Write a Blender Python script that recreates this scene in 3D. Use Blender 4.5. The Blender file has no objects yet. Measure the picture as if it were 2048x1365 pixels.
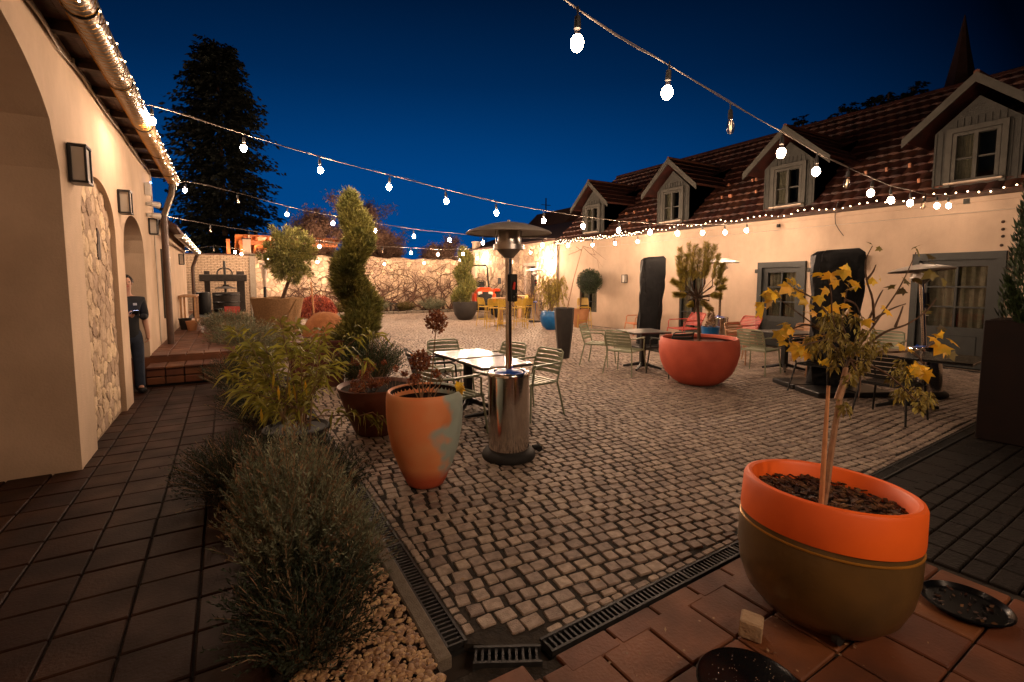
import bpy, math, random
from math import sin, cos, pi, radians as R, hypot
from mathutils import Vector as V
random.seed(7)
rnd = random.random
U = random.uniform
sc = bpy.context.scene
COL = sc.collection

# ------------------------------------------------------------------ camera, sky, exposure
CH, TH, YAW, FPX, CX, CY = 1.7, R(4.8), R(30.4), 970.0, 1024.0, 645.0
cd = bpy.data.cameras.new('camera')
cam = bpy.data.objects.new('camera', cd); COL.objects.link(cam)
cam.location = (0, 0, CH)
cam.rotation_euler = (pi/2 - TH, 0, -YAW)
cd.sensor_width = 36.0; cd.lens = 36.0*FPX/2048; cd.shift_y = -(682.5-CY)/2048
cd.clip_start = .05; cd.clip_end = 2000
sc.camera = cam

w = bpy.data.worlds.new('World'); sc.world = w; w.use_nodes = True
nt = w.node_tree; bg = nt.nodes['Background']
tc = nt.nodes.new('ShaderNodeTexCoord'); sx = nt.nodes.new('ShaderNodeSeparateXYZ')
nt.links.new(tc.outputs['Generated'], sx.inputs[0])
cr = nt.nodes.new('ShaderNodeValToRGB'); e = cr.color_ramp.elements
e[0].position = 0.0; e[0].color = (0.0003, .052, .200, 1)
e[1].position = .95; e[1].color = (0.0002, .003, .010, 1)
for p, c in ((.2, (0.0002, .042, .172, 1)), (.36, (0.0001, .019, .080, 1)), (.55, (.0001, .004, .017, 1))):
    k = e.new(p); k.color = c
nt.links.new(sx.outputs['Z'], cr.inputs[0])
sky = nt.nodes.new('ShaderNodeTexSky'); sky.sky_type = 'NISHITA'; sky.sun_disc = False
sky.sun_elevation = R(-7); sky.sun_rotation = R(160)
ad = nt.nodes.new('ShaderNodeMixRGB'); ad.blend_type = 'ADD'; ad.inputs[0].default_value = .1
# the afterglow lies ahead, a little left of the view; the sky darkens away from it
dp = nt.nodes.new('ShaderNodeVectorMath'); dp.operation = 'DOT_PRODUCT'; dp.inputs[1].default_value = (sin(R(20)), cos(R(20)), -.12)
nt.links.new(tc.outputs['Generated'], dp.inputs[0])
mg = nt.nodes.new('ShaderNodeMapRange'); mg.inputs[1].default_value = .50; mg.inputs[2].default_value = .93; mg.inputs[3].default_value = .04; mg.inputs[4].default_value = 1.0
nt.links.new(dp.outputs['Value'], mg.inputs[0])
mm = nt.nodes.new('ShaderNodeMixRGB'); mm.blend_type = 'MULTIPLY'; mm.inputs[0].default_value = 1.0
nt.links.new(cr.outputs[0], mm.inputs[1]); nt.links.new(mg.outputs[0], mm.inputs[2])
nt.links.new(mm.outputs[0], ad.inputs[1]); nt.links.new(sky.outputs[0], ad.inputs[2])
nt.links.new(ad.outputs[0], bg.inputs[0]); bg.inputs[1].default_value = 1.0

sc.view_settings.view_transform = 'Standard'; sc.view_settings.look = 'None'
sc.view_settings.exposure = .32; sc.view_settings.gamma = 1
cy = sc.cycles
cy.max_bounces = 6; cy.diffuse_bounces = 3; cy.glossy_bounces = 3; cy.transparent_max_bounces = 8
cy.sample_clamp_indirect = 3; cy.use_denoising = True; cy.caustics_reflective = False; cy.caustics_refractive = False
BULB = 710.0        # radiance of a lit bulb
LEDS = 18.0

# ------------------------------------------------------------------ measuring: pixel of the photo -> place in the yard
def ray(px, py):
    u = (px-CX)/FPX; v = -(py-CY)/FPX
    f = (sin(YAW)*cos(TH), cos(YAW)*cos(TH), -sin(TH)); r = (cos(YAW), -sin(YAW), 0)
    up = (sin(YAW)*sin(TH), cos(YAW)*sin(TH), cos(TH))
    return [f[i]+u*r[i]+v*up[i] for i in range(3)]
def G(px, py, z=0):
    d = ray(px, py); t = (z-CH)/d[2]; return (d[0]*t, d[1]*t, z)
def ONX(px, py, x):
    d = ray(px, py); t = x/d[0]; return V((x, d[1]*t, CH+d[2]*t))
def ONY(px, py, y):
    d = ray(px, py); t = y/d[1]; return V((d[0]*t, y, CH+d[2]*t))
def ZH(px, py, X, Y):
    d = ray(px, py); return CH+d[2]*hypot(X, Y)/hypot(d[0], d[1])

# ------------------------------------------------------------------ materials
MATS = {}
def nodes(name):
    m = bpy.data.materials.new(name); m.use_nodes = True; MATS[name] = m
    n = m.node_tree.nodes; return m, n, m.node_tree.links, n['Principled BSDF']
def M(name, col, col2=None, rough=.7, metal=0, scale=6, bump=0, bscale=40, island=0, spec=.5, coat=0, trans=0, rvar=0, detail=4):
    m, n, l, b = nodes(name)
    c2 = col2 or tuple(c*.75 for c in col)
    t = n.new('ShaderNodeTexCoord'); nz = n.new('ShaderNodeTexNoise')
    nz.inputs['Scale'].default_value = scale; nz.inputs['Detail'].default_value = detail
    l.new(t.outputs['Object'], nz.inputs['Vector'])
    mr = n.new('ShaderNodeMapRange'); mr.inputs[1].default_value = .35; mr.inputs[2].default_value = .65
    l.new(nz.outputs[0], mr.inputs[0])
    mx = n.new('ShaderNodeMixRGB'); mx.inputs[1].default_value = (*col, 1); mx.inputs[2].default_value = (*c2, 1)
    l.new(mr.outputs[0], mx.inputs[0]); out = mx.outputs[0]
    if island:
        g = n.new('ShaderNodeNewGeometry'); h = n.new('ShaderNodeHueSaturation')
        mr2 = n.new('ShaderNodeMapRange'); mr2.inputs[3].default_value = 1-island; mr2.inputs[4].default_value = 1+island
        l.new(g.outputs['Random Per Island'], mr2.inputs[0]); l.new(mr2.outputs[0], h.inputs['Value'])
        mr3 = n.new('ShaderNodeMapRange'); mr3.inputs[3].default_value = .5-.03*island; mr3.inputs[4].default_value = .5+.03*island
        l.new(g.outputs['Random Per Island'], mr3.inputs[0]); l.new(mr3.outputs[0], h.inputs['Hue'])
        l.new(out, h.inputs['Color']); out = h.outputs[0]
    if name.startswith('plaster'):
        mp = n.new('ShaderNodeMapping'); mp.inputs['Scale'].default_value = (1.2, 1.2, .75); l.new(t.outputs['Object'], mp.inputs[0])
        n5 = n.new('ShaderNodeTexNoise'); n5.inputs['Scale'].default_value = 1.7; n5.inputs['Detail'].default_value = 8; n5.inputs['Roughness'].default_value = .65; l.new(mp.outputs[0], n5.inputs[0])
        m5 = n.new('ShaderNodeMapRange'); m5.inputs[1].default_value = .35; m5.inputs[2].default_value = .75; m5.inputs[3].default_value = 1.06; m5.inputs[4].default_value = .84; l.new(n5.outputs[0], m5.inputs[0])
        h5 = n.new('ShaderNodeHueSaturation'); l.new(out, h5.inputs['Color']); l.new(m5.outputs[0], h5.inputs['Value']); out = h5.outputs[0]
    l.new(out, b.inputs['Base Color'])
    b.inputs['Roughness'].default_value = rough; b.inputs['Metallic'].default_value = metal
    b.inputs['Specular IOR Level'].default_value = spec
    if coat: b.inputs['Coat Weight'].default_value = coat; b.inputs['Coat Roughness'].default_value = .1
    if rvar:
        m4 = n.new('ShaderNodeMapRange'); m4.inputs[3].default_value = max(.03, rough-rvar); m4.inputs[4].default_value = min(1, rough+rvar)
        l.new(nz.outputs[0], m4.inputs[0]); l.new(m4.outputs[0], b.inputs['Roughness'])
    if bump:
        nb = n.new('ShaderNodeTexNoise'); nb.inputs['Scale'].default_value = bscale; nb.inputs['Detail'].default_value = 5
        l.new(t.outputs['Object'], nb.inputs['Vector']); bp = n.new('ShaderNodeBump')
        bp.inputs['Strength'].default_value = bump; bp.inputs['Distance'].default_value = .02
        l.new(nb.outputs[0], bp.inputs['Height']); l.new(bp.outputs[0], b.inputs['Normal'])
    if trans:
        tr = n.new('ShaderNodeBsdfTranslucent'); ms = n.new('ShaderNodeMixShader'); ms.inputs[0].default_value = trans
        l.new(out, tr.inputs[0]); l.new(b.outputs[0], ms.inputs[1]); l.new(tr.outputs[0], ms.inputs[2])
        l.new(ms.outputs[0], n['Material Output'].inputs[0])
    return m
def EM(name, col, s, sample=True):
    m, n, l, b = nodes(name)
    b.inputs['Base Color'].default_value = (.8, .8, .8, 1)
    b.inputs['Emission Color'].default_value = (*col, 1); b.inputs['Emission Strength'].default_value = s
    if not sample: m.cycles.emission_sampling = 'NONE'
    return m
def GLASS(name, col=(1, 1, 1), rough=.05, alpha=.25):
    m, n, l, b = nodes(name)
    tr = n.new('ShaderNodeBsdfTransparent'); tr.inputs[0].default_value = (*col, 1)
    gl = n.new('ShaderNodeBsdfGlossy'); gl.inputs['Roughness'].default_value = rough
    ms = n.new('ShaderNodeMixShader'); ms.inputs[0].default_value = alpha
    l.new(tr.outputs[0], ms.inputs[1]); l.new(gl.outputs[0], ms.inputs[2]); l.new(ms.outputs[0], n['Material Output'].inputs[0])
    return m

M('plaster', (.62, .47, .34), (.52, .385, .27), rough=.9, scale=1.2, bump=.25, bscale=60)
M('plaster_pale', (.57, .43, .32), (.48, .36, .265), rough=.9, scale=.7, bump=.2, bscale=50)
M('granite', (.37, .285, .225), (.23, .175, .14), rough=.6, scale=22, bump=.5, bscale=120, island=.28, rvar=.15)
M('joint', (.014, .011, .008), (.028, .021, .014), rough=.95, scale=20, bump=.6)
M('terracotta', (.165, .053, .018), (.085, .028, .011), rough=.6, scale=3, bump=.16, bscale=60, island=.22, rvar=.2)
M('terracotta_dark', (.036, .012, .0055), (.018, .007, .004), spec=.2, rough=.6, scale=3, bump=.16, bscale=60, island=.25, rvar=.2)  # dark wet tiles, with the dim left corner's shade put into the colour
M('brick_paver', (.012, .009, .0075), (.008, .0065, .005), spec=.25, rough=.6, scale=8, bump=.5, island=.3)
M('soil', (.028, .017, .011), (.012, .008, .006), spec=.12, rough=.95, scale=18, bump=1, bscale=50)
M('bark_chip', (.12, .05, .022), (.03, .014, .008), spec=.2, rough=.6, scale=20, island=.6)
M('pebble', (.42, .27, .14), (.30, .17, .09), rough=.5, scale=20, island=.45)
M('cast_iron', (.055, .055, .055), (.035, .035, .035), rough=.45, metal=.6, scale=20)
M('kerb', (.20, .17, .13), (.15, .12, .09), rough=.9, scale=25, bump=.5, bscale=150)
M('rubble', (.58, .44, .31), (.44, .32, .21), rough=.92, scale=11, bump=1, bscale=16, island=.34)
M('mortar', (.40, .29, .20), (.28, .20, .13), rough=.95, scale=12, bump=.8, bscale=40)
M('wood_dark', (.06, .027, .013), (.03, .014, .008), rough=.7, scale=12, bump=.3)
M('wood_soffit', (.085, .034, .016), (.05, .02, .010), rough=.6, scale=8, bump=.3)
M('wood_press', (.035, .026, .02), (.02, .015, .012), rough=.8, scale=12, bump=.5)
M('wood_orange', (.55, .17, .045), (.40, .11, .03), rough=.6, scale=8)
M('wood_pale', (.50, .30, .16), (.38, .22, .11), rough=.7, scale=14)
M('zinc', (.27, .22, .17), (.19, .155, .12), rough=.36, metal=.75, scale=9, rvar=.15)
M('pipe_brown', (.10, .06, .045), (.07, .045, .035), rough=.4, metal=.3)
M('cable_white', (.55, .48, .40), rough=.6)
M('cable_black', (.02, .02, .02), rough=.5)
M('rope', (.30, .25, .21), rough=.7)
M('lantern_black', (.015, .015, .016), rough=.4)
M('lantern_glass', (.55, .50, .44), (.50, .45, .38), rough=.35)
M('white_plastic', (.70, .66, .60), rough=.4)
M('roof_tile', (.085, .023, .013), (.035, .012, .008), rough=.65, scale=5, bump=.3, island=.4)
M('roof_dark', (.06, .025, .018), (.04, .018, .013), rough=.8, scale=5, island=.3)
M('tile_hook', (.50, .20, .10), rough=.6)
M('grey_wood', (.048, .048, .042), (.034, .034, .03), rough=.75, scale=9, bump=.3)
M('grey_trim', (.068, .065, .055), (.05, .048, .04), rough=.7, scale=9)
M('frame_green', (.026, .030, .028), (.02, .023, .022), rough=.5, scale=9)
M('curtain', (.34, .28, .22), (.24, .20, .16), rough=.9, scale=14, bump=.4)
M('sill_pale', (.60, .48, .38), rough=.5)
m, n, l, b = nodes('pane'); b.inputs['Base Color'].default_value = (.012, .013, .014, 1); b.inputs['Roughness'].default_value = .06
GLASS('clear_pane', (.75, .78, .75), .04, .05)
M('steel', (.66, .62, .58), (.60, .56, .52), rough=.13, metal=1, scale=6, bump=.03, bscale=60, rvar=.06)
M('reflector', (.55, .50, .45), (.48, .44, .39), rough=.45, metal=.25, scale=6)
M('steel_dull', (.50, .48, .46), (.42, .40, .38), rough=.32, metal=1, scale=6, rvar=.1)
M('black_metal', (.012, .012, .012), (.02, .02, .02), rough=.4, metal=.4)
M('black_rubber', (.012, .012, .012), rough=.7)
M('black_gloss', (.004, .004, .005), rough=.2, spec=.3, scale=20)
M('black_cover', (.006, .0062, .007), (.004, .0042, .005), spec=.22, rough=.5, scale=3, bump=.9, bscale=7)
M('red_sticker', (.75, .04, .02), rough=.4)
M('blue_plastic', (.01, .10, .55), (.01, .07, .42), rough=.3)
M('green_paint', (.27, .30, .20), (.22, .25, .165), rough=.4, metal=.2)
M('dark_paint', (.05, .055, .045), rough=.35, metal=.2)
M('tan_paint', (.50, .27, .14), rough=.45)
M('orange_paint', (.62, .22, .09), rough=.45)
M('red_paint', (.55, .075, .055), rough=.45)
M('yellow_paint', (.55, .35, .035), (.48, .30, .03), rough=.4)
M('table_top', (.30, .28, .255), (.20, .185, .17), rough=.22, scale=5, detail=6, rvar=.14)
M('table_dark', (.11, .10, .095), (.08, .075, .07), rough=.28, scale=5)
M('pot_olive', (.135, .076, .022), (.085, .05, .016), rough=.34, scale=4, coat=.15, bump=.05)
M('pot_orange', (.92, .15, .016), (.76, .11, .013), rough=.48, scale=2.5, detail=9, bump=.05, bscale=14, rvar=.12)
M('gold_line', (.55, .26, .04), rough=.35, metal=.5)
M('pot_salmon', (.62, .115, .06), (.52, .085, .045), rough=.65, scale=4, bump=.15)
M('pot_black', (.016, .014, .014), (.026, .022, .02), rough=.5, scale=6)
M('pot_blue', (.005, .13, .38), (.004, .09, .28), rough=.3)
M('pot_terracotta', (.50, .24, .11), (.42, .19, .085), rough=.8, scale=6)
M('pot_brown', (.15, .045, .022), (.10, .032, .016), rough=.6, scale=5)
M('corten', (.13, .035, .018), (.09, .025, .014), rough=.7, scale=7)
M('planter_dark', (.010, .004, .003), (.007, .003, .0025), spec=.2, rough=.7)
M('hop', (.30, .23, .05), (.17, .14, .035), rough=.7, island=.5, trans=.3)
M('jute', (.34, .20, .095), (.24, .135, .06), rough=.95, scale=30, bump=1, bscale=90)
M('burlap_orange', (.50, .21, .08), (.38, .15, .06), rough=.95, scale=12, bump=.8, bscale=60)
M('bark', (.10, .055, .03), (.06, .035, .02), rough=.85, scale=20, bump=.6)
M('bark_pale', (.34, .20, .11), (.25, .14, .08), rough=.8, scale=20, bump=.4)
M('stake', (.52, .25, .11), (.42, .19, .08), rough=.75, scale=20)
M('leaf_cypress', (.25, .225, .06), (.11, .115, .03), rough=.6, island=.5, trans=.25, scale=5)
M('leaf_dark', (.025, .04, .018), (.016, .028, .012), rough=.6, island=.4, scale=3)
M('leaf_oleander', (.36, .32, .05), (.20, .20, .035), rough=.5, island=.45, trans=.3, scale=4)
M('leaf_yellow', (.78, .42, .025), (.42, .30, .03), rough=.5, island=.25, trans=.35, scale=14)
M('leaf_olive', (.14, .105, .025), (.09, .07, .018), rough=.6, island=.5, trans=.25, scale=6)
M('leaf_sage', (.24, .25, .155), (.11, .13, .08), rough=.7, island=.5, trans=.15, scale=3)
M('leaf_lavender', (.032, .046, .024), (.018, .028, .015), rough=.7, island=.5, trans=.15, scale=3)
M('dry_stem', (.28, .17, .09), (.18, .11, .06), rough=.8, island=.4)
M('hydrangea', (.28, .09, .035), (.17, .055, .025), rough=.8, island=.45, trans=.2)
M('leaf_red', (.42, .085, .045), (.28, .05, .03), rough=.6, island=.5, trans=.2)
M('leaf_boxwood', (.03, .05, .014), (.02, .035, .010), rough=.55, island=.5)
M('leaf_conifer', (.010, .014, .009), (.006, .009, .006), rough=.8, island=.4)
M('leaf_droop', (.40, .30, .05), (.24, .20, .04), rough=.6, island=.4, trans=.3)
M('leaf_ivy', (.16, .065, .04), (.10, .04, .026), rough=.7, island=.5)
M('twig', (.17, .095, .06), (.12, .065, .042), rough=.9)
M('vine', (.11, .055, .032), (.07, .035, .022), rough=.9, bump=.3)
M('skin', (.55, .30, .20), (.50, .26, .17), rough=.5)
M('hair', (.02, .013, .01), rough=.6)
M('shirt', (.014, .016, .020), (.010, .011, .014), rough=.85)
M('jeans', (.022, .035, .065), (.016, .025, .045), rough=.85, scale=12)
M('badge', (.5, .5, .5), rough=.6)
M('tractor_red', (.80, .075, .015), rough=.3, coat=.4)
M('stone_dark', (.07, .06, .05), (.05, .04, .033), rough=.8, bump=.5)
M('cube_stone', (.40, .28, .17), (.30, .2, .12), rough=.85, scale=12, bump=.6)
M('earth', (.05, .035, .025), (.03, .022, .016), rough=.95, scale=.5)
LC = (1, .67, .445)
EM('lit_bulb', LC, BULB); EM('lit_bulb_dim', LC, BULB*.17); EM('lit_bulb_far', LC, BULB*2.5); EM('lit_bulb_back', LC, BULB*2.1)
EM('led', (1, .70, .40), LEDS, False)
EM('flood', (1, .66, .40), 2200)
EM('small_lamp', (1, .60, .28), 260)
EM('phone_screen', (.55, .65, 1), 5)
EM('blue_led', (.05, .35, 1), 12)
GLASS('bulb_glass', (1, .93, .85), .08, .35)
EM('filament', (1, .6, .3), 2, False)

# painted pot: orange with a grey-blue patch down one side
m, n, l, b = nodes('pot_painted')
t = n.new('ShaderNodeTexCoord'); s = n.new('ShaderNodeSeparateXYZ'); l.new(t.outputs['Object'], s.inputs[0])
nz = n.new('ShaderNodeTexNoise'); nz.inputs['Scale'].default_value = 4.0; nz.inputs['Detail'].default_value = 2.5; l.new(t.outputs['Object'], nz.inputs[0])
def mth(op, a, bv):
    q = n.new('ShaderNodeMath'); q.operation = op
    for i, x in enumerate((a, bv)):
        if hasattr(x, 'links'): l.new(x, q.inputs[i])
        else: q.inputs[i].default_value = x
    return q.outputs[0]
side = mth('ADD', mth('MULTIPLY', s.outputs[0], 1.0), mth('MULTIPLY', s.outputs[1], -.28))
lean = mth('ADD', side, mth('MULTIPLY', mth('ABSOLUTE', mth('ADD', s.outputs[2], -.40), 0), -.22))
v = mth('ADD', lean, mth('MULTIPLY', mth('ADD', nz.outputs[0], -.5), .55))
mr = n.new('ShaderNodeMapRange'); mr.inputs[1].default_value = .07; mr.inputs[2].default_value = .15; l.new(v, mr.inputs[0])
nz2 = n.new('ShaderNodeTexNoise'); nz2.inputs['Scale'].default_value = 5; l.new(t.outputs['Object'], nz2.inputs[0])
mo = n.new('ShaderNodeMixRGB'); mo.inputs[1].default_value = (.90, .23, .065, 1); mo.inputs[2].default_value = (.84, .42, .19, 1); l.new(nz2.outputs[0], mo.inputs[0])
mx = n.new('ShaderNodeMixRGB'); mx.inputs[2].default_value = (.38, .47, .42, 1); l.new(mo.outputs[0], mx.inputs[1]); l.new(mr.outputs[0], mx.inputs[0])
lo = n.new('ShaderNodeMapRange'); lo.inputs[1].default_value = .22; lo.inputs[2].default_value = .12; l.new(mth('ADD', s.outputs[2], mth('MULTIPLY', nz.outputs[0], .06)), lo.inputs[0])
m2 = n.new('ShaderNodeMixRGB'); m2.inputs[2].default_value = (.62, .12, .05, 1); l.new(mx.outputs[0], m2.inputs[1]); l.new(lo.outputs[0], m2.inputs[0])
l.new(m2.outputs[0], b.inputs['Base Color']); b.inputs['Roughness'].default_value = .6
bpn = n.new('ShaderNodeBump'); bpn.inputs['Strength'].default_value = .15; l.new(nz2.outputs[0], bpn.inputs['Height']); l.new(bpn.outputs[0], b.inputs['Normal'])

# ------------------------------------------------------------------ mesh builder
class MB:
    def __init__(s): s.v = []; s.f = []
    def add(s, vs, fs):
        k = len(s.v); s.v += [tuple(p) for p in vs]; s.f += [tuple(i+k for i in f) for f in fs]; return s
    def box(s, c, d, rz=0, rx=0, ry=0, bev=0):
        x, y, z = d[0]/2, d[1]/2, d[2]/2
        if bev:
            b_ = bev
            pts = []
            for zz, q in ((-z, b_), (-z+b_, 0), (z-b_, 0), (z, b_)):
                for (sx_, sy_) in ((-1, -1), (1, -1), (1, 1), (-1, 1)):
                    ex, ey = x-q, y-q
                    # chamfered corner: two points
                    cc = b_*.7
                    if sx_*sy_ > 0: pts += [(sx_*ex, sy_*(ey-cc), zz), (sx_*(ex-cc), sy_*ey, zz)]
                    else: pts += [(sx_*(ex-cc), sy_*ey, zz), (sx_*ex, sy_*(ey-cc), zz)]
            # order the ring: corners (-,-): comes first point (-x,-y+cc) then (-x+cc,-y)
            fs = [tuple(reversed(range(8))), tuple(range(24, 32))]
            for a in range(3):
                for i in range(8): fs.append((a*8+i, a*8+(i+1) % 8, a*8+8+(i+1) % 8, a*8+8+i))
        else:
            pts = [(sx_*x, sy_*y, sz*z) for sz in (-1, 1) for (sx_, sy_) in ((-1, -1), (1, -1), (1, 1), (-1, 1))]
            fs = [(3, 2, 1, 0), (4, 5, 6, 7), (0, 1, 5, 4), (1, 2, 6, 5), (2, 3, 7, 6), (3, 0, 4, 7)]
        out = []
        for p in pts:
            px, py, pz = p
            if rx: py, pz = py*cos(rx)-pz*sin(rx), py*sin(rx)+pz*cos(rx)
            if ry: px, pz = px*cos(ry)+pz*sin(ry), -px*sin(ry)+pz*cos(ry)
            if rz: px, py = px*cos(rz)-py*sin(rz), px*sin(rz)+py*cos(rz)
            out.append((px+c[0], py+c[1], pz+c[2]))
        return s.add(out, fs)
    def tube(s, pts, r, n=6, cap=True, sq=False):
        pts = [V(p) for p in pts]; m_ = len(pts)
        rs = r if isinstance(r, (list, tuple)) else [r]*m_
        vs = []; prev = None
        for i, p in enumerate(pts):
            t_ = (pts[min(i+1, m_-1)]-pts[max(i-1, 0)])
            if t_.length < 1e-9: t_ = V((0, 0, 1))
            t_.normalize()
            a = V((0, 0, 1)) if abs(t_.z) < .9 else V((1, 0, 0))
            if prev is not None: a = prev
            u_ = a - t_*a.dot(t_)
            if u_.length < 1e-6: u_ = t_.orthogonal()
            u_.normalize(); w_ = t_.cross(u_); prev = u_
            for k in range(n):
                an = 2*pi*k/n + (pi/4 if sq else 0)
                vs.append(p+u_*(rs[i]*cos(an))+w_*(rs[i]*sin(an)))
        fs = [(i*n+k, i*n+(k+1) % n, (i+1)*n+(k+1) % n, (i+1)*n+k) for i in range(m_-1) for k in range(n)]
        if cap: fs += [tuple(reversed(range(n))), tuple(range((m_-1)*n, m_*n))]
        return s.add(vs, fs)
    def lathe(s, prof, c=(0, 0, 0), n=32, sx_=1, sy_=1, wob=0):
        vs = []; m_ = len(prof)
        for i, (r_, z) in enumerate(prof):
            for k in range(n):
                a = 2*pi*k/n; rr = r_*(1+wob*sin(3*a+z*4))
                vs.append((c[0]+rr*cos(a)*sx_, c[1]+rr*sin(a)*sy_, c[2]+z))
        fs = [(i*n+k, i*n+(k+1) % n, (i+1)*n+(k+1) % n, (i+1)*n+k) for i in range(m_-1) for k in range(n)]
        if prof[0][0] > 1e-4 and prof[1][0] >= prof[0][0] and prof[0][1] <= .06: fs.append(tuple(reversed(range(n))))
        return s.add(vs, fs)
    def leaf(s, p, d, wd, nrm=None):
        p = V(p); d = V(d)
        a = nrm if nrm is not None else V((U(-1, 1), U(-1, 1), U(-1, 1)))
        sd = d.cross(a)
        if sd.length < 1e-8: sd = d.orthogonal()
        sd.normalize(); sd *= wd
        return s.add([p, p+d*.45+sd, p+d, p+d*.45-sd], [(0, 1, 2, 3)])
    def blade(s, p, d, wd, droop=.3, nrm=None):
        # a bent two-part leaf
        p = V(p); d = V(d); L = d.length
        a = nrm if nrm is not None else V((U(-1, 1), U(-1, 1), U(-.3, .3)))
        sd = d.cross(a); sd = (sd if sd.length > 1e-8 else d.orthogonal()).normalized()*wd
        q = p+d*.5+V((0, 0, -.12*droop*L)); e_ = p+d+V((0, 0, -droop*L))
        return s.add([p, q+sd, q-sd, e_], [(0, 1, 2), (1, 3, 2)])
    def ball(s, c, r, n=10, m_=6, sz=1, sxy=(1, 1)):
        prof = [(max(r*sin(pi*i/m_), 1e-5), -r*cos(pi*i/m_)*sz) for i in range(m_+1)]
        return s.lathe(prof, c, n, sxy[0], sxy[1])
    def poly(s, pts, z0, z1):
        n_ = len(pts)
        return s.add([(x, y, z0) for x, y in pts]+[(x, y, z1) for x, y in pts],
                     [tuple(reversed(range(n_))), tuple(range(n_, 2*n_))]+[(i, (i+1) % n_, n_+(i+1) % n_, n_+i) for i in range(n_)])
    def build(s, name, mat, parent=None, smooth=False, world=False, **k):
        me = bpy.data.meshes.new(name)
        if world and parent is not None:
            L = parent.location; s.v = [(a-L.x, b_-L.y, c_-L.z) for a, b_, c_ in s.v]
        me.from_pydata(s.v, [], s.f); me.update()
        if smooth:
            me.polygons.foreach_set('use_smooth', [True]*len(me.polygons))
            try: me.set_sharp_from_angle(angle=R(38))
            except Exception: pass
        me.materials.append(MATS[mat] if isinstance(mat, str) else mat)
        o = bpy.data.objects.new(name, me); COL.objects.link(o)
        if parent is not None: o.parent = parent
        if k: tag(o, **k)
        return o
def tag(o, label=None, cat=None, group=None, kind=None):
    if label: o['label'] = label
    if cat: o['category'] = cat
    if group: o['group'] = group
    if kind: o['kind'] = kind
    return o
def T(name, label, cat, loc=(0, 0, 0), rz=0, group=None):
    o = bpy.data.objects.new(name, None); COL.objects.link(o); o.location = loc; o.rotation_euler = (0, 0, rz)
    o.empty_display_size = .1
    return tag(o, label, cat, group)
def kids(o): return [c for c in bpy.data.objects if c.parent == o]
def dup(o, loc, rz, label, parent=None):
    c = o.copy(); COL.objects.link(c)
    if parent is None:
        c.location = loc; c.rotation_euler = (0, 0, rz); c['label'] = label
    else: c.parent = parent
    for ch in kids(o): dup(ch, None, None, None, c)
    return c
def recolour(root, old, new):
    for ch in kids(root):
        if ch.type == 'MESH' and ch.data.materials[0] == MATS[old]:
            ch.data = ch.data.copy(); ch.data.materials[0] = MATS[new]
        recolour(ch, old, new)
def rdir(zmin=-1, zmax=1):
    z = U(zmin, zmax); a = U(0, 2*pi); q = math.sqrt(max(0, 1-z*z)); return V((q*cos(a), q*sin(a), z))
def S(name, mb, mat, **k): return mb.build(name, mat, kind='structure', **k)
def clip(poly, ax, bound, keep_less):
    out = []; n_ = len(poly)
    for i in range(n_):
        p, q = poly[i], poly[(i+1) % n_]
        a = (p[ax] <= bound) == keep_less; b_ = (q[ax] <= bound) == keep_less
        if a: out.append(p)
        if a != b_:
            t_ = (bound-p[ax])/(q[ax]-p[ax]); out.append(tuple(p[j]+t_*(q[j]-p[j]) for j in range(2)))
    return out

# ================================================================== THE SETTING
mb = MB(); mb.add([(-300, -300, -.06), (300, -300, -.06), (300, 300, -.06), (-300, 300, -.06)], [(0, 1, 2, 3)])
S('ground', mb, 'earth')
WX = 12.25            # plane of the long wall on the right
D2 = lambda x: 1.76+.048*(x-1.2)     # line of the cross drain
mb = MB(); mb.poly([(.90, 26.3), (.90, 1.98), (1.16, 1.80), (12.45, D2(12.45)+.04), (12.45, 26.3)], -.05, -.010)
mb.poly([(.14, 26.3), (.14, 9.4), (.899, 9.4), (.899, 26.3)], -.05, -.0105)
S('plaza_bed', mb, 'joint')
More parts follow.
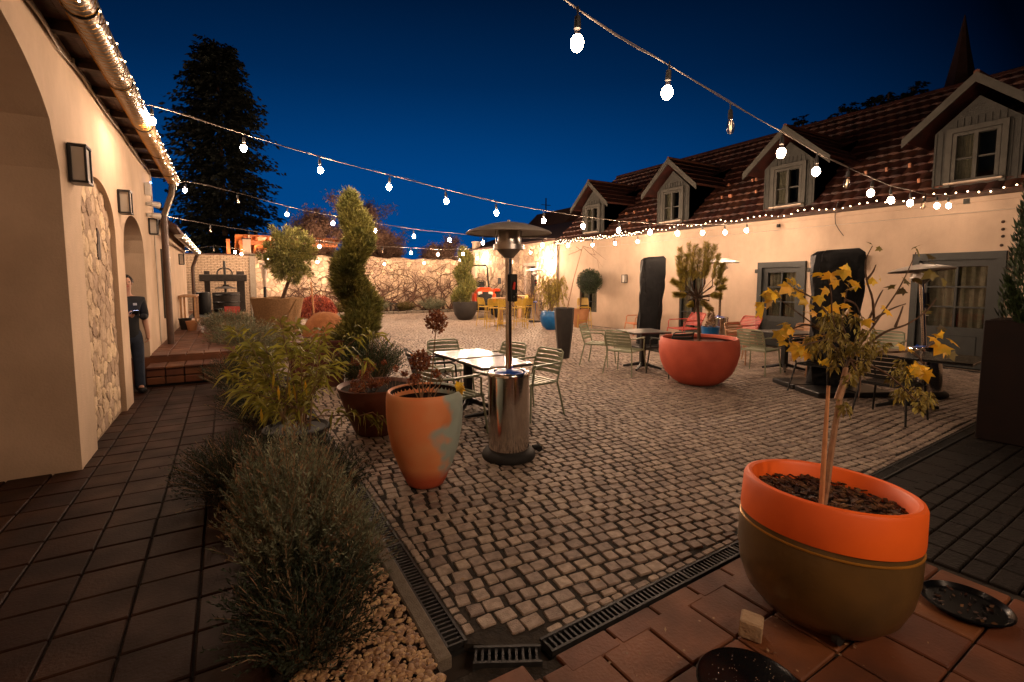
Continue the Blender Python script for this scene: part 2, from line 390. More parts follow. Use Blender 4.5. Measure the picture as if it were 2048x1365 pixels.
# cobbles: every stone its own small block, laid in slightly wandering rows
mb = MB(); PH = R(-3.5); pr, ps = .101, .110
def cob_ok(x, y):
    if y > 26.0 or x > WX-.16: return False
    if y > 9.9: return x > .2
    if x < .95: return False
    if x < 1.25 and (y-1.98) < -(x-.93)*.62+.05: return False
    return y > D2(x)+.08
for i in range(-36, 282):
    off = U(0, ps); xx = -3.5+off
    while xx < 16:
        wst = ps*U(.82, 1.18); yy = i*pr+.13*sin(xx*.75+.9+i*.012)+.02*sin(xx*2.3+i*.17)
        x = xx*cos(PH)-yy*sin(PH); y = xx*sin(PH)+yy*cos(PH)+.6; xx += wst
        if not cob_ok(x, y): continue
        gx, gy = U(.006, .014), U(.006, .013)
        far = y > 9 or x > 8
        hx, hy = wst/2-gx/2-.002, pr/2-gy/2-.001; ro = PH+U(-.09, .09); z = U(-.003, .003)
        tx, ty = U(-.02, .02), U(-.02, .02)
        if y < 9.9:
            if x-hx < .982: x, hx = (.982+x+hx)/2, (x+hx-.982)/2
            lo_ = D2(x)+.112
            if y-hy < lo_: y, hy = (lo_+y+hy)/2, (y+hy-lo_)/2
            if hx < .014 or hy < .014: continue
        if far:
            q = [(-hx, -hy), (hx, -hy), (hx, hy), (-hx, hy)]
        else:
            c_ = U(.004, .013)
            q = [(-hx+c_, -hy+U(0, .006)), (hx-c_, -hy+U(0, .006)), (hx-U(0, .006), -hy+c_), (hx-U(0, .006), hy-c_), (hx-c_, hy-U(0, .006)), (-hx+c_, hy-U(0, .006)), (-hx+U(0, .006), hy-c_), (-hx+U(0, .006), -hy+c_)]
        q = [(a*cos(ro)-b_*sin(ro), a*sin(ro)+b_*cos(ro)) for a, b_ in q]; n_ = len(q)
        vs = [(x+a*1.01, y+b_*1.01, -.03) for a, b_ in q]+[(x+a*.985, y+b_*.985, z-.0055) for a, b_ in q]+[(x+a*.915, y+b_*.915, z+a*tx+b_*ty) for a, b_ in q]
        fs = []
        for r_ in range(2): fs += [(r_*n_+k, r_*n_+(k+1) % n_, r_*n_+n_+(k+1) % n_, r_*n_+n_+k) for k in range(n_)]
        fs.append(tuple(range(2*n_, 3*n_)))
        mb.add(vs, fs)
# small odd setts fill the edges along the two drains
def sett(mb, x, y, hx, hy, ro):
    c_ = U(.003, .01); q = [(-hx+c_, -hy), (hx-c_, -hy), (hx, -hy+c_), (hx, hy-c_), (hx-c_, hy), (-hx+c_, hy), (-hx, hy-c_), (-hx, -hy+c_)]
    q = [(a*cos(ro)-b_*sin(ro), a*sin(ro)+b_*cos(ro)) for a, b_ in q]; z = U(-.008, .002)
    mb.add([(x+a, y+b_, -.03) for a, b_ in q]+[(x+a*.97, y+b_*.97, z-.006) for a, b_ in q]+[(x+a*.86, y+b_*.86, z) for a, b_ in q],
           [(r_*8+k, r_*8+(k+1) % 8, r_*8+8+(k+1) % 8, r_*8+8+k) for r_ in range(2) for k in range(8)]+[tuple(range(16, 24))])
y = 2.02
while y < 9.4: h_ = U(.025, .05); sett(mb, .952, y+h_, .024, h_-.004, U(-.08, .08)); y += 2*h_+.004
x = 1.28
while x < 12: h_ = U(.03, .055); sett(mb, x+h_, D2(x+h_)+.085, h_-.004, .020, .048+U(-.05, .05)); x += 2*h_+.004
S('plaza', mb, 'granite', smooth=False)

# drains
def grate(name, A, B, wd, label):
    A = V((*A, 0)); B = V((*B, 0)); d = (B-A); L = d.length; d.normalize(); nn = V((-d.y, d.x, 0)); rz = math.atan2(d.y, d.x)
    t_ = T(name, label, 'drain', (A.x, A.y, 0), rz)
    m1 = MB(); m1.box((L/2, 0, -.045), (L, wd+.02, .02)); m1.build('channel', 'black_rubber', t_)
    m2 = MB()
    for sgn in (-1, 1): m2.box((L/2, sgn*(wd/2-.006), -.012), (L, .014, .03))
    k = .012
    while k < L-.01:
        m2.box((k, 0, -.012), (.011, wd-.02, .022)); k += .031
    j = .5
    while j < L: m2.box((j, 0, -.008), (.02, wd-.02, .025)); j += .5
    m2.build('grating', 'cast_iron', t_)
    return t_
grate('drain_grate', (.862, 1.98), (.862, 9.5), .105, 'long slotted iron drain running along the planting bed on the left')
grate('drain_grate', (.90, 1.885), (1.175, 1.735), .105, 'short slotted iron drain piece set askew at the corner in the foreground')
grate('drain_grate', (1.22, 1.765), (12.1, D2(12.1)-.03), .10, 'slotted iron drain running behind the olive and orange pot to the right')
mb = MB(); mb.box((.765, 5.65, -.005), (.075, 7.5, .07), bev=.008); S('kerb', mb, 'kerb')

# terracotta tiling
def tiles(mb, x0, x1, y0, y1, sx_, sy_, z, ok=None, rz=0, gap=.012):
    c, s_ = cos(rz), sin(rz)
    for i in range(int((x1-x0)/sx_)):
        for j in range(int((y1-y0)/sy_)):
            x = x0+(i+.5)*sx_; y = y0+(j+.5)*sy_
            x, y = x*c-y*s_, x*s_+y*c
            if ok and not ok(x, y): continue
            mb.box((x, y, z-.015+U(-.002, .002)), (sx_-gap, sy_-gap, .03), rz=rz+U(-.008, .008), rx=U(-.004, .004), ry=U(-.004, .004), bev=.006)
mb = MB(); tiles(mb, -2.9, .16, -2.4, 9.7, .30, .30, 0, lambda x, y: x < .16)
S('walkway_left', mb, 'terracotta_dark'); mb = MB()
tiles(mb, .22, 3.95, -1.5, 1.66, .31, .31, -.002, lambda x, y: x < 3.62 and y < D2(x)-.20 and not (x < 1.3 and y > 1.62), rz=.03)
for k in range(8): mb.box((1.38+k*.31, D2(1.38+k*.31)-.125, -.016), (.298, .12, .03), rz=.048, bev=.006)
for k in range(3): mb.box((.30+k*.31, 1.66, -.016), (.298, .13, .03), bev=.006)
S('walkway', mb, 'terracotta')
mb = MB(); mb.poly([(-3.2, -3), (12.4, -3), (12.4, D2(12.4)-.05), (1.2, 1.70), (.9, 1.82), (.14, 1.82), (.14, 9.72), (-3.2, 9.72)], -.05, -.022); S('walkway_bed', mb, 'joint')
mb = MB()
tiles(mb, 3.70, 12.3, -2.5, 2.1, .24, .125, 0, lambda x, y: y < D2(x)-.30, rz=.04)
for k in range(27): mb.box((3.9+k*.31, D2(3.9+k*.31)-.175, -.016), (.298, .2, .03), rz=.048, bev=.006)
S('side_path', mb, 'brick_paver')

# planting bed
mb = MB(); nx, ny = 12, 60
mb.add([(.15+.58*i/nx, 1.80+7.6*j/ny, .0+.035*sin(i*pi/nx)+U(-.01, .01)) for j in range(ny+1) for i in range(nx+1)],
       [(j*(nx+1)+i, j*(nx+1)+i+1, (j+1)*(nx+1)+i+1, (j+1)*(nx+1)+i) for j in range(ny) for i in range(nx)])
S('planting_bed', mb, 'soil', smooth=True)
mb = MB()
for k in range(1500):
    x = U(.17, .72); y = 1.80+abs(U(0, 1)**1.4)*1.0; r_ = U(.008, .02); h = .01+.035*sin((x-.15)/.58*pi)
    mb.ball((x, y, h+r_*.3), r_, 6, 4, U(.5, .8), (U(.8, 1.35), U(.7, 1.1)))
mb.build('gravel', 'pebble', smooth=True, kind='stuff', label='pale brown pebbles covering the front end of the planting bed')

# terrace with two steps, left
TZ = .42
mb = MB(); mb.poly([(-2.0, 10.3), (.1, 10.3), (.1, 26.2), (-2.0, 26.2)], -.05, TZ-.03)
S('terrace', mb, 'terracotta')
mb = MB(); tiles(mb, -1.25, .12, 10.62, 20.6, .30, .30, TZ); S('terrace_paving', mb, 'terracotta')
mb = MB(); tiles(mb, -1.25, .12, 20.6, 26, .33, .33, TZ); S('terrace_path', mb, 'brick_paver')
def step(y0, y1, z0, z1, rows, name):
    m_ = MB(); xs = [-1.2+i*.262 for i in range(5)]
    for i, x in enumerate(xs):
        for r_ in range(rows):
            h = (z1-.035-z0)/rows
            m_.box((x+.131, y0+.05, z0+h*(r_+.5)), (.245, .10, h-.016), rz=U(-.01, .01), bev=.008)
        m_.box((x+.131, (y0+y1)/2-.01, z1-.0175), (.25, y1-y0+.03, .035), rz=U(-.004, .004), bev=.008)
    return m_
S('steps', step(9.75, 10.34, 0, .30, 2, ''), 'terracotta')
S('steps_upper', step(10.34, 10.65, .30, TZ, 1, ''), 'terracotta')
mb = MB(); mb.poly([(-1.2, 9.83), (.11, 9.83), (.11, 10.7), (-1.2, 10.7)], -.04, .26); S('steps_core', mb, 'joint')

# ================================================================== LEFT: ARCHED BUILDING
LX = -1.2
LB = T('arched_building', 'cream plastered building with round arches, a rubble infill and a tiled eave on the left', 'building', (LX, 5.6, 0))
def arch_wall(ya, yb, ztop, ops, X=LX, depth=.5):
    """front face at X facing +X, openings (y0,y1,zspring,rise,depth,zbase)"""
    m_ = MB(); cuts = sorted({ya, yb} | {o[0] for o in ops} | {o[1] for o in ops})
    jm = MB()
    for a, b_ in zip(cuts, cuts[1:]):
        op = next((o for o in ops if o[0] <= a+1e-6 and b_ <= o[1]+1e-6), None)
        n_ = 24 if op else max(1, int((b_-a)/.4))
        for i in range(n_):
            p, q = a+(b_-a)*i/n_, a+(b_-a)*(i+1)/n_
            if op:
                y0, y1, zs, ri, dp, zb = op; cyy, hw = (y0+y1)/2, (y1-y0)/2
                f = lambda y: zs+ri*math.sqrt(max(0, 1-((y-cyy)/hw)**2))
                m_.add([(X, p, f(p)), (X, q, f(q)), (X, q, ztop), (X, p, ztop)], [(0, 1, 2, 3)])
                jm.add([(X, p, f(p)), (X, q, f(q)), (X-dp, q, f(q)), (X-dp, p, f(p))], [(3, 2, 1, 0)])
                m_.add([(X-dp, p, zb), (X-dp, q, zb), (X-dp, q, f(q)), (X-dp, p, f(p))], [(0, 1, 2, 3)])
            else:
                m_.add([(X, p, -.02), (X, q, -.02), (X, q, ztop), (X, p, ztop)], [(0, 1, 2, 3)])
        if op:
            y0, y1, zs, ri, dp, zb = op
            jm.add([(X, y0, zb), (X-dp, y0, zb), (X-dp, y0, zs), (X, y0, zs)], [(0, 1, 2, 3)])
            jm.add([(X, y1, zb), (X-dp, y1, zb), (X-dp, y1, zs), (X, y1, zs)], [(3, 2, 1, 0)])
    m_.add(jm.v, jm.f); return m_
y_g1 = 5.66
ops = [(1.2, y_g1, 2.66, .95, 1.9, -.02), (6.28, 7.98, 2.35, .50, .07, -.02), (8.52, 10.45, 2.18, .52, .75, -.02)]
wl = arch_wall(-2, 12.1, 3.86, ops)
wl.add([(LX, 12.1, -.02), (LX-2, 12.1, -.02), (LX-2, 12.1, 3.86), (LX, 12.1, 3.86)], [(0, 1, 2, 3)])
wl.build('wall', 'plaster', LB, world=True)
mb = MB(); mb.box((-3.0, 5, 3.95), (3.6, 15.5, .1)); mb.build('ceiling', 'plaster', LB, world=True)
# roof slab, soffit boards, gutter
mb = MB(); mb.add([(-.82, -2, 3.90), (-.82, 12.4, 3.90), (-4.5, 12.4, 6.6), (-4.5, -2, 6.6), (-.82, -2, 3.99), (-.82, 12.4, 3.99), (-4.5, 12.4, 6.69), (-4.5, -2, 6.69)],
      [(3, 2, 1, 0), (4, 5, 6, 7), (0, 1, 5, 4), (1, 2, 6, 5), (2, 3, 7, 6), (3, 0, 4, 7)]); mb.build('roof', 'roof_tile', LB, world=True)
mb = MB()
for k in range(3): mb.box((-1.14+k*.125, 5.2, 3.875-.004*k), (.12, 14.3, .02))
mb.build('soffit', 'wood_soffit', LB, world=True)
for k in range(18): mb = MB(); mb.box((-1.02, -1.8+k*.82, 3.82), (.36, .09, .09)); mb.build('rafter', 'wood_dark', LB, world=True)
def gutter(X, y0, y1, z, r_, parent, mat='zinc'):
    m_ = MB(); n_ = 12; Ls = 24
    for i in range(Ls+1):
        y = y0+(y1-y0)*i/Ls
        for k in range(n_+1):
            a = pi+pi*k/n_; m_.v.append((X+r_*cos(a), y, z+r_*sin(a)))
    for i in range(Ls):
        for k in range(n_): m_.f.append((i*(n_+1)+k, i*(n_+1)+k+1, (i+1)*(n_+1)+k+1, (i+1)*(n_+1)+k))
    for i in (0, Ls):
        m_.f.append(tuple(i*(n_+1)+k for k in range(n_+1)))
    m_.tube([(X+r_, y0, z), (X+r_, y1, z)], .012, 6)
    g_ = m_.build('gutter', mat, parent, smooth=True, world=True)
    return g_
gutter(-.87, -2, 12.55, 3.80, .105, LB)
mb = MB(); y = -1.5
while y < 12.5:
    mb.tube([(-.87+.112*cos(a), y, 3.80+.112*sin(a)) for a in [pi+pi*k/8 for k in range(9)]]+[(-.76, y, 3.83)], .008, 4); y += 1.62
mb.build('gutter_bracket', 'lantern_black', LB, world=True)
mb = MB(); mb.tube([(-.88, 12.35, 3.72), (-.90, 12.33, 3.50), (-.98, 12.22, 3.22), (-1.04, 12.15, 3.0)], .055, 10)
mb.build('gutter_outlet', 'zinc', LB, smooth=True, world=True)
mb = MB(); mb.tube([(-1.04, 12.15, 3.02), (-1.04, 12.15, .38)], .062, 12); mb.build('downpipe', 'pipe_brown', LB, smooth=True, world=True)
# conduit under the eave
mb = MB(); pts = [(LX+.02+.006*sin(i*1.7), -1+i*.4, 3.77+.012*sin(i*2.1)) for i in range(33)]
mb.tube(pts, .016, 6); mb.tube([(p[0]+.012, p[1], p[2]-.03+.02*sin(p[1]*3)) for p in pts], .006, 5)
for i in range(2, 33, 4): mb.box((LX+.025, pts[i][1], pts[i][2]), (.05, .03, .05))
mb.tube([(LX+.02, 11.75, 3.76), (LX+.02, 11.8, 3.3), (LX+.02, 11.85, 2.7), (LX+.02, 11.9, .5)], .012, 5)
mb.build('conduit', 'cable_white', LB, world=True)
# rubble infill of the blind arch: Voronoi stones
def voronoi_stones(mb, x0, x1, y0, y1, n_, inside, place, seed, shrink=.90, anis=1.0, pil=.03, jit=.15):
    rg = random.Random(seed); pts = []
    tries = 0
    dm = math.sqrt((x1-x0)*(y1-y0)/n_)*.70
    while len(pts) < n_ and tries < n_*80:
        tries += 1; p = (rg.uniform(x0, x1), rg.uniform(y0, y1))
        if all(hypot((p[0]-q[0])*anis, p[1]-q[1]) > dm*rg.uniform(.75, 1.25) for q in pts): pts.append(p)
    for i, p in enumerate(pts):
        cell = [(p[0]-dm*2.4, p[1]-dm*2.4), (p[0]+dm*2.4, p[1]-dm*2.4), (p[0]+dm*2.4, p[1]+dm*2.4), (p[0]-dm*2.4, p[1]+dm*2.4)]
        for j, q in enumerate(pts):
            if i == j or hypot(p[0]-q[0], p[1]-q[1]) > dm*4: continue
            mx_, my_ = (p[0]+q[0])/2, (p[1]+q[1])/2; nx_, ny_ = q[0]-p[0], q[1]-p[1]; out = []
            for k in range(len(cell)):
                a, b_ = cell[k], cell[(k+1) % len(cell)]
                da = (a[0]-mx_)*nx_+(a[1]-my_)*ny_; db = (b_[0]-mx_)*nx_+(b_[1]-my_)*ny_
                if da <= 0: out.append(a)
                if (da <= 0) != (db <= 0):
                    t_ = da/(da-db); out.append((a[0]+t_*(b_[0]-a[0]), a[1]+t_*(b_[1]-a[1])))
            cell = out
            if len(cell) < 3: break
        if len(cell) < 3: continue
        for ax, bd, kl in ((0, x0, False), (0, x1, True), (1, y0, False), (1, y1, True)): cell = clip(cell, ax, bd, kl)
        if len(cell) < 3: continue
        cx_ = sum(c[0] for c in cell)/len(cell); cy_ = sum(c[1] for c in cell)/len(cell)
        if not inside(cx_, cy_): continue
        for _ in range(2):
            cell = [((a[0]*(1-f)+b_[0]*f), (a[1]*(1-f)+b_[1]*f)) for a, b_ in zip(cell, cell[1:]+cell[:1]) for f in (.22, .78)]
        h = pil*rg.uniform(.5, 1.3); n2 = len(cell); sh = shrink*rg.uniform(.93, 1.02)
        vs = []
        for s_, z in ((sh, 0), (sh*.94, h*.7), (sh*.72, h)):
            for c in cell:
                jz = rg.uniform(-jit, jit)*h if z else 0
                vs.append(place(cx_+(c[0]-cx_)*s_, cy_+(c[1]-cy_)*s_, z+jz))
        vs.append(place(cx_, cy_, h*1.05))
        fs = [(r_*n2+k, r_*n2+(k+1) % n2, (r_+1)*n2+(k+1) % n2, (r_+1)*n2+k) for r_ in range(2) for k in range(n2)]
        fs += [(2*n2+k, 2*n2+(k+1) % n2, 3*n2) for k in range(n2)]
        mb.add(vs, fs)
def in_arch(y, z, y0=6.28, y1=7.98, zs=2.35, ri=.50, slack=.03):
    c, hw = (y0+y1)/2, (y1-y0)/2-slack
    if abs(y-c) > hw: return False
    return z < zs+(ri-slack)*math.sqrt(max(0, 1-((y-c)/hw)**2)) and not (abs(y-7.28) < .07 and 1.93 < z < 2.33)
mb = MB(); voronoi_stones(mb, 6.30, 7.96, .02, 2.84, 140, in_arch, lambda a, b_, h: (LX-.062+h, a, b_), 5, pil=.013, shrink=.96, jit=.45)
st_ = mb.build('rubble_infill', 'rubble', LB, smooth=True, world=True)
mb = MB(); mb.add([(LX-.058, 6.29, 0), (LX-.058, 7.97, 0), (LX-.058, 7.97, 2.3), (LX-.058, 7.13, 2.84), (LX-.058, 6.29, 2.3)], [(0, 1, 2, 3, 4)])
mb.build('mortar', 'mortar', LB, world=True)
mb = MB(); mb.box((LX-.062, 7.28, 2.13), (.03, .11, .36)); mb.box((LX-.060, 7.22, 2.05), (.03, .08, .14)); mb.build('vent_slot', 'wood_dark', LB, world=True)
# wooden door deep in the doorway
mb = MB(); mb.box((LX-.72, 9.45, 1.1), (.05, 1.8, 2.2)); mb.build('door', 'wood_dark', LB, world=True)
# far low wing of the same side with its own gutter
LW = T('low_wing', 'low plastered wing beyond the downpipe with fairy lights along its gutter', 'building', (LX, 16, TZ))
mb = MB(); mb.add([(LX, 12.15, .3), (LX, 20.4, .3), (LX, 20.4, 3.0), (LX, 12.15, 3.0)], [(0, 1, 2, 3)])
mb.add([(LX, 20.4, .3), (LX-2, 20.4, .3), (LX-2, 20.4, 3.0), (LX, 20.4, 3.0)], [(0, 1, 2, 3)]); mb.build('wall', 'plaster', LW, world=True)
mb = MB(); mb.add([(-.86, 12.62, 2.82), (-.86, 20.7, 2.72), (-4, 20.7, 4.6), (-4, 12.62, 4.7), (-.86, 12.62, 2.9), (-.86, 20.7, 2.8), (-4, 20.7, 4.68), (-4, 12.62, 4.78)],
      [(3, 2, 1, 0), (4, 5, 6, 7), (0, 1, 5, 4), (1, 2, 6, 5), (2, 3, 7, 6), (3, 0, 4, 7)]); mb.build('roof', 'roof_tile', LW, world=True)
gutter(-.84, 12.62, 20.8, 2.70, .08, LW)
mb = MB(); mb.tube([(-.86, 20.7, 2.64), (-.95, 20.75, 2.4), (-1.02, 20.75, 2.2), (-1.02, 20.75, .4)], .055, 8); mb.build('downpipe', 'pipe_brown', LW, smooth=True, world=True)
mb = MB(); mb.box((LX-.01, 13.4, 1.65), (.08, 1.0, 1.5)); mb.build('window', 'frame_green', LW, world=True)

def wall_lantern(p, h, label, face=1, wd=.19, lit=None):
    t_ = T('wall_lantern', label, 'wall lamp', p, 0, 'box lanterns on the plastered walls')
    m1 = MB(); d_ = .11*face; w2 = wd/2
    for a in (0, 1):
        for b_ in (-1, 1): m1.box((.02*face+a*d_, b_*w2, 0), (.018, .018, h))
    for z in (-h/2, h/2):
        m1.box((.02*face+d_/2, 0, z), (.135, wd+.02, .02))
    m1.box((.008*face, 0, 0), (.014, wd, h)); m1.build('frame', 'lantern_black', t_)
    m2 = MB(); m2.box((.022*face+d_/2, 0, 0), (.095, wd-.022, h-.03)); m2.build('glass', 'lantern_glass', t_)
    return t_
wall_lantern((LX, 6.02, 2.78), .33, 'large black box lantern on the pier nearest the camera')
wall_lantern((LX, 8.36, 2.76), .29, 'black box lantern between the rubble infill and the doorway')
wall_lantern((LX, 11.30, 2.72), .28, 'black box lantern beside the downpipe at the corner of the arched building')
wall_lantern((LX, 17.6, 2.36), .30, 'small black box lantern on the far low wing')
# camera box and spot heads under the eave
t_ = T('security_floodlight', 'white twin spotlight with a small blue lit sensor box below the left eave', 'floodlight', (LX, 10.9, 3.2))
mb = MB(); mb.box((.05, .1, .16), (.09, .1, .22), bev=.01); mb.build('sensor_box', 'white_plastic', t_)
mb = MB(); mb.box((.1, .1, .278), (.02, .08, .012)); mb.build('indicator', 'blue_led', t_)
for z in (-.1, -.3):
    mb = MB(); mb.tube([(.01, .1, z), (.1, .12, z)], .035, 8); mb.tube([(.08, .1, z), (.2, .16, z-.01)], [.045, .06], 10); o = mb.build('spot_head', 'white_plastic', t_, smooth=True)
    mb = MB(); mb.tube([(.2, .16, z-.01), (.215, .168, z-.012)], .054, 10); mb.build('lens', 'black_gloss', o)

# ================================================================== RIGHT: LONG BUILDING WITH DORMERS
RB = T('dormer_building', 'long cream building with a red tiled roof and grey wooden dormers on the right', 'building', (WX, 8, 0))
EZ = 3.28; PIT = R(42); RX, RZ = 15.6, EZ+.10+(15.6-WX)*math.tan(R(42))
doors = [(6.72, 7.80, 0, 2.17), (3.18, 4.42, 0, 2.2)]
wins = [(14.44, 15.5, .52, 1.72), (9.62, 10.5, .15, 2.0)]
holes = sorted(doors+wins)
m_ = MB(); cuts = sorted({-3, 17.0} | {h[0] for h in holes} | {h[1] for h in holes})
for a, b_ in zip(cuts, cuts[1:]):
    op = next((o for o in holes if o[0] <= a+1e-6 and b_ <= o[1]+1e-6), None)
    if op:
        m_.add([(WX, a, op[3]), (WX, b_, op[3]), (WX, b_, EZ), (WX, a, EZ)], [(3, 2, 1, 0)])
        if op[2] > 0: m_.add([(WX, a, -.02), (WX, b_, -.02), (WX, b_, op[2]), (WX, a, op[2])], [(3, 2, 1, 0)])
        dp = .16
        m_.add([(WX, a, op[2]), (WX+dp, a, op[2]), (WX+dp, a, op[3]), (WX, a, op[3])], [(0, 1, 2, 3)])
        m_.add([(WX, b_, op[2]), (WX+dp, b_, op[2]), (WX+dp, b_, op[3]), (WX, b_, op[3])], [(0, 1, 2, 3)])
        m_.add([(WX, a, op[3]), (WX+dp, a, op[3]), (WX+dp, b_, op[3]), (WX, b_, op[3])], [(0, 1, 2, 3)])
        m_.add([(WX, a, op[2]), (WX+dp, a, op[2]), (WX+dp, b_, op[2]), (WX, b_, op[2])], [(0, 1, 2, 3)])
    else: m_.add([(WX, a, -.02), (WX, b_, -.02), (WX, b_, EZ), (WX, a, EZ)], [(3, 2, 1, 0)])
m_.add([(WX, 17, -.02), (WX+6.7, 17, -.02), (WX+6.7, 17, EZ), (RX, 17, RZ-.1), (WX, 17, EZ)], [(0, 1, 2, 3, 4)])
m_.build('wall', 'plaster_pale', RB, world=True)
# cornice moulding under the eave, plinth
mb = MB(); mb.box((WX-.02, 7, EZ-.045), (.05, 20.05, .09)); mb.box((WX-.045, 7, EZ+.03), (.09, 20.05, .05)); mb.box((WX-.008, 7, EZ-.26), (.016, 20.05, .02))
mb.build('cornice', 'plaster_pale', RB, world=True)
mb = MB(); mb.tube([(WX-.03, -3, EZ-.28), (WX-.03, 5, EZ-.275), (WX-.03, 17, EZ-.27)], .006, 4); mb.build('wall_cable', 'cable_white', RB, world=True)
# tiled roof: real courses
mb = MB(); slope = hypot(RX-WX+.1, RZ-EZ-.1); tw, tl = .24, .33; cs, sn = cos(PIT), math.sin(PIT)
dorm_y = [14.85, 10.95, 7.25, 3.68]
nrow = int(slope/tl)+1
for r_ in range(nrow):
    s0 = r_*tl; s1 = min(s0+tl+.03, slope)
    k = 0; y = -3+(.12 if r_ % 2 else 0)
    while y < 17.0:
        u0 = WX-.12+s0*cs; u1 = WX-.12+s1*cs; z0 = EZ+.045+s0*sn; z1 = EZ+.045+s1*sn
        if not any(abs(y+tw/2-d_) < .62 and u0 > WX+.25 and z0 < 4.6 for d_ in dorm_y):
            lz = .05+U(-.006, .006); up = (-sn*lz, cs*lz)
            up2 = (-sn*.012, cs*.012)
            ys = [0, .25, .5, .75, 1]; hh = [0, .018, .026, .018, 0]
            vs = []
            for yy, h in zip(ys, hh):
                ly = y+yy*(tw-.008)
                vs += [(u0-sn*h, ly, z0-.02), (u0+up[0]-sn*h, ly, z0+up[1]+cs*h), (u1+up2[0]-sn*h*.6, ly, z1+up2[1]+cs*h*.6)]
            fs = []
            for q in range(4): fs += [(q*3, q*3+1, q*3+4, q*3+3), (q*3+1, q*3+2, q*3+5, q*3+4)]
            mb.add(vs, fs)
        y += tw
mb.add([(WX-.1, -3, EZ), (WX-.1, 17, EZ), (RX, 17, RZ-.10), (RX, -3, RZ-.10)], [(0, 1, 2, 3)])
mb.add([(RX, -3, RZ-.0), (RX, 17, RZ-.0), (WX+6.8, 17, EZ), (WX+6.8, -3, EZ)], [(0, 1, 2, 3)])
mb.tube([(RX, -3, RZ), (RX, 17.05, RZ)], .12, 8)
rf = mb.build('roof', 'roof_tile', RB, world=True)
for k in range(64):
    row = random.choice([2, 4, 4, 6]); y = -1.5+((k*.289) % 1)*18+U(-.1, .1); s0 = row*tl-.09
    if any(abs(y-d_) < .9 for d_ in dorm_y): continue
    mb = MB(); mb.box((WX-.12+s0*cs-.05, y, EZ+.13+s0*sn), (.05, .045, .09), ry=-.3); mb.build('snow_guard', 'tile_hook', RB, world=True)
mb = MB(); mb.box((WX-.17, 7, EZ+.035), (.02, 20.1, .07)); mb.build('eave_board', 'wood_dark', RB, world=True)
# corner downpipe
mb = MB(); mb.tube([(WX-.12, 16.9, EZ), (WX-.1, 16.93, EZ-.12), (WX-.07, 16.95, EZ-.4), (WX-.07, 16.95, 0)], .05, 8); mb.build('downpipe', 'zinc', RB, smooth=True, world=True)
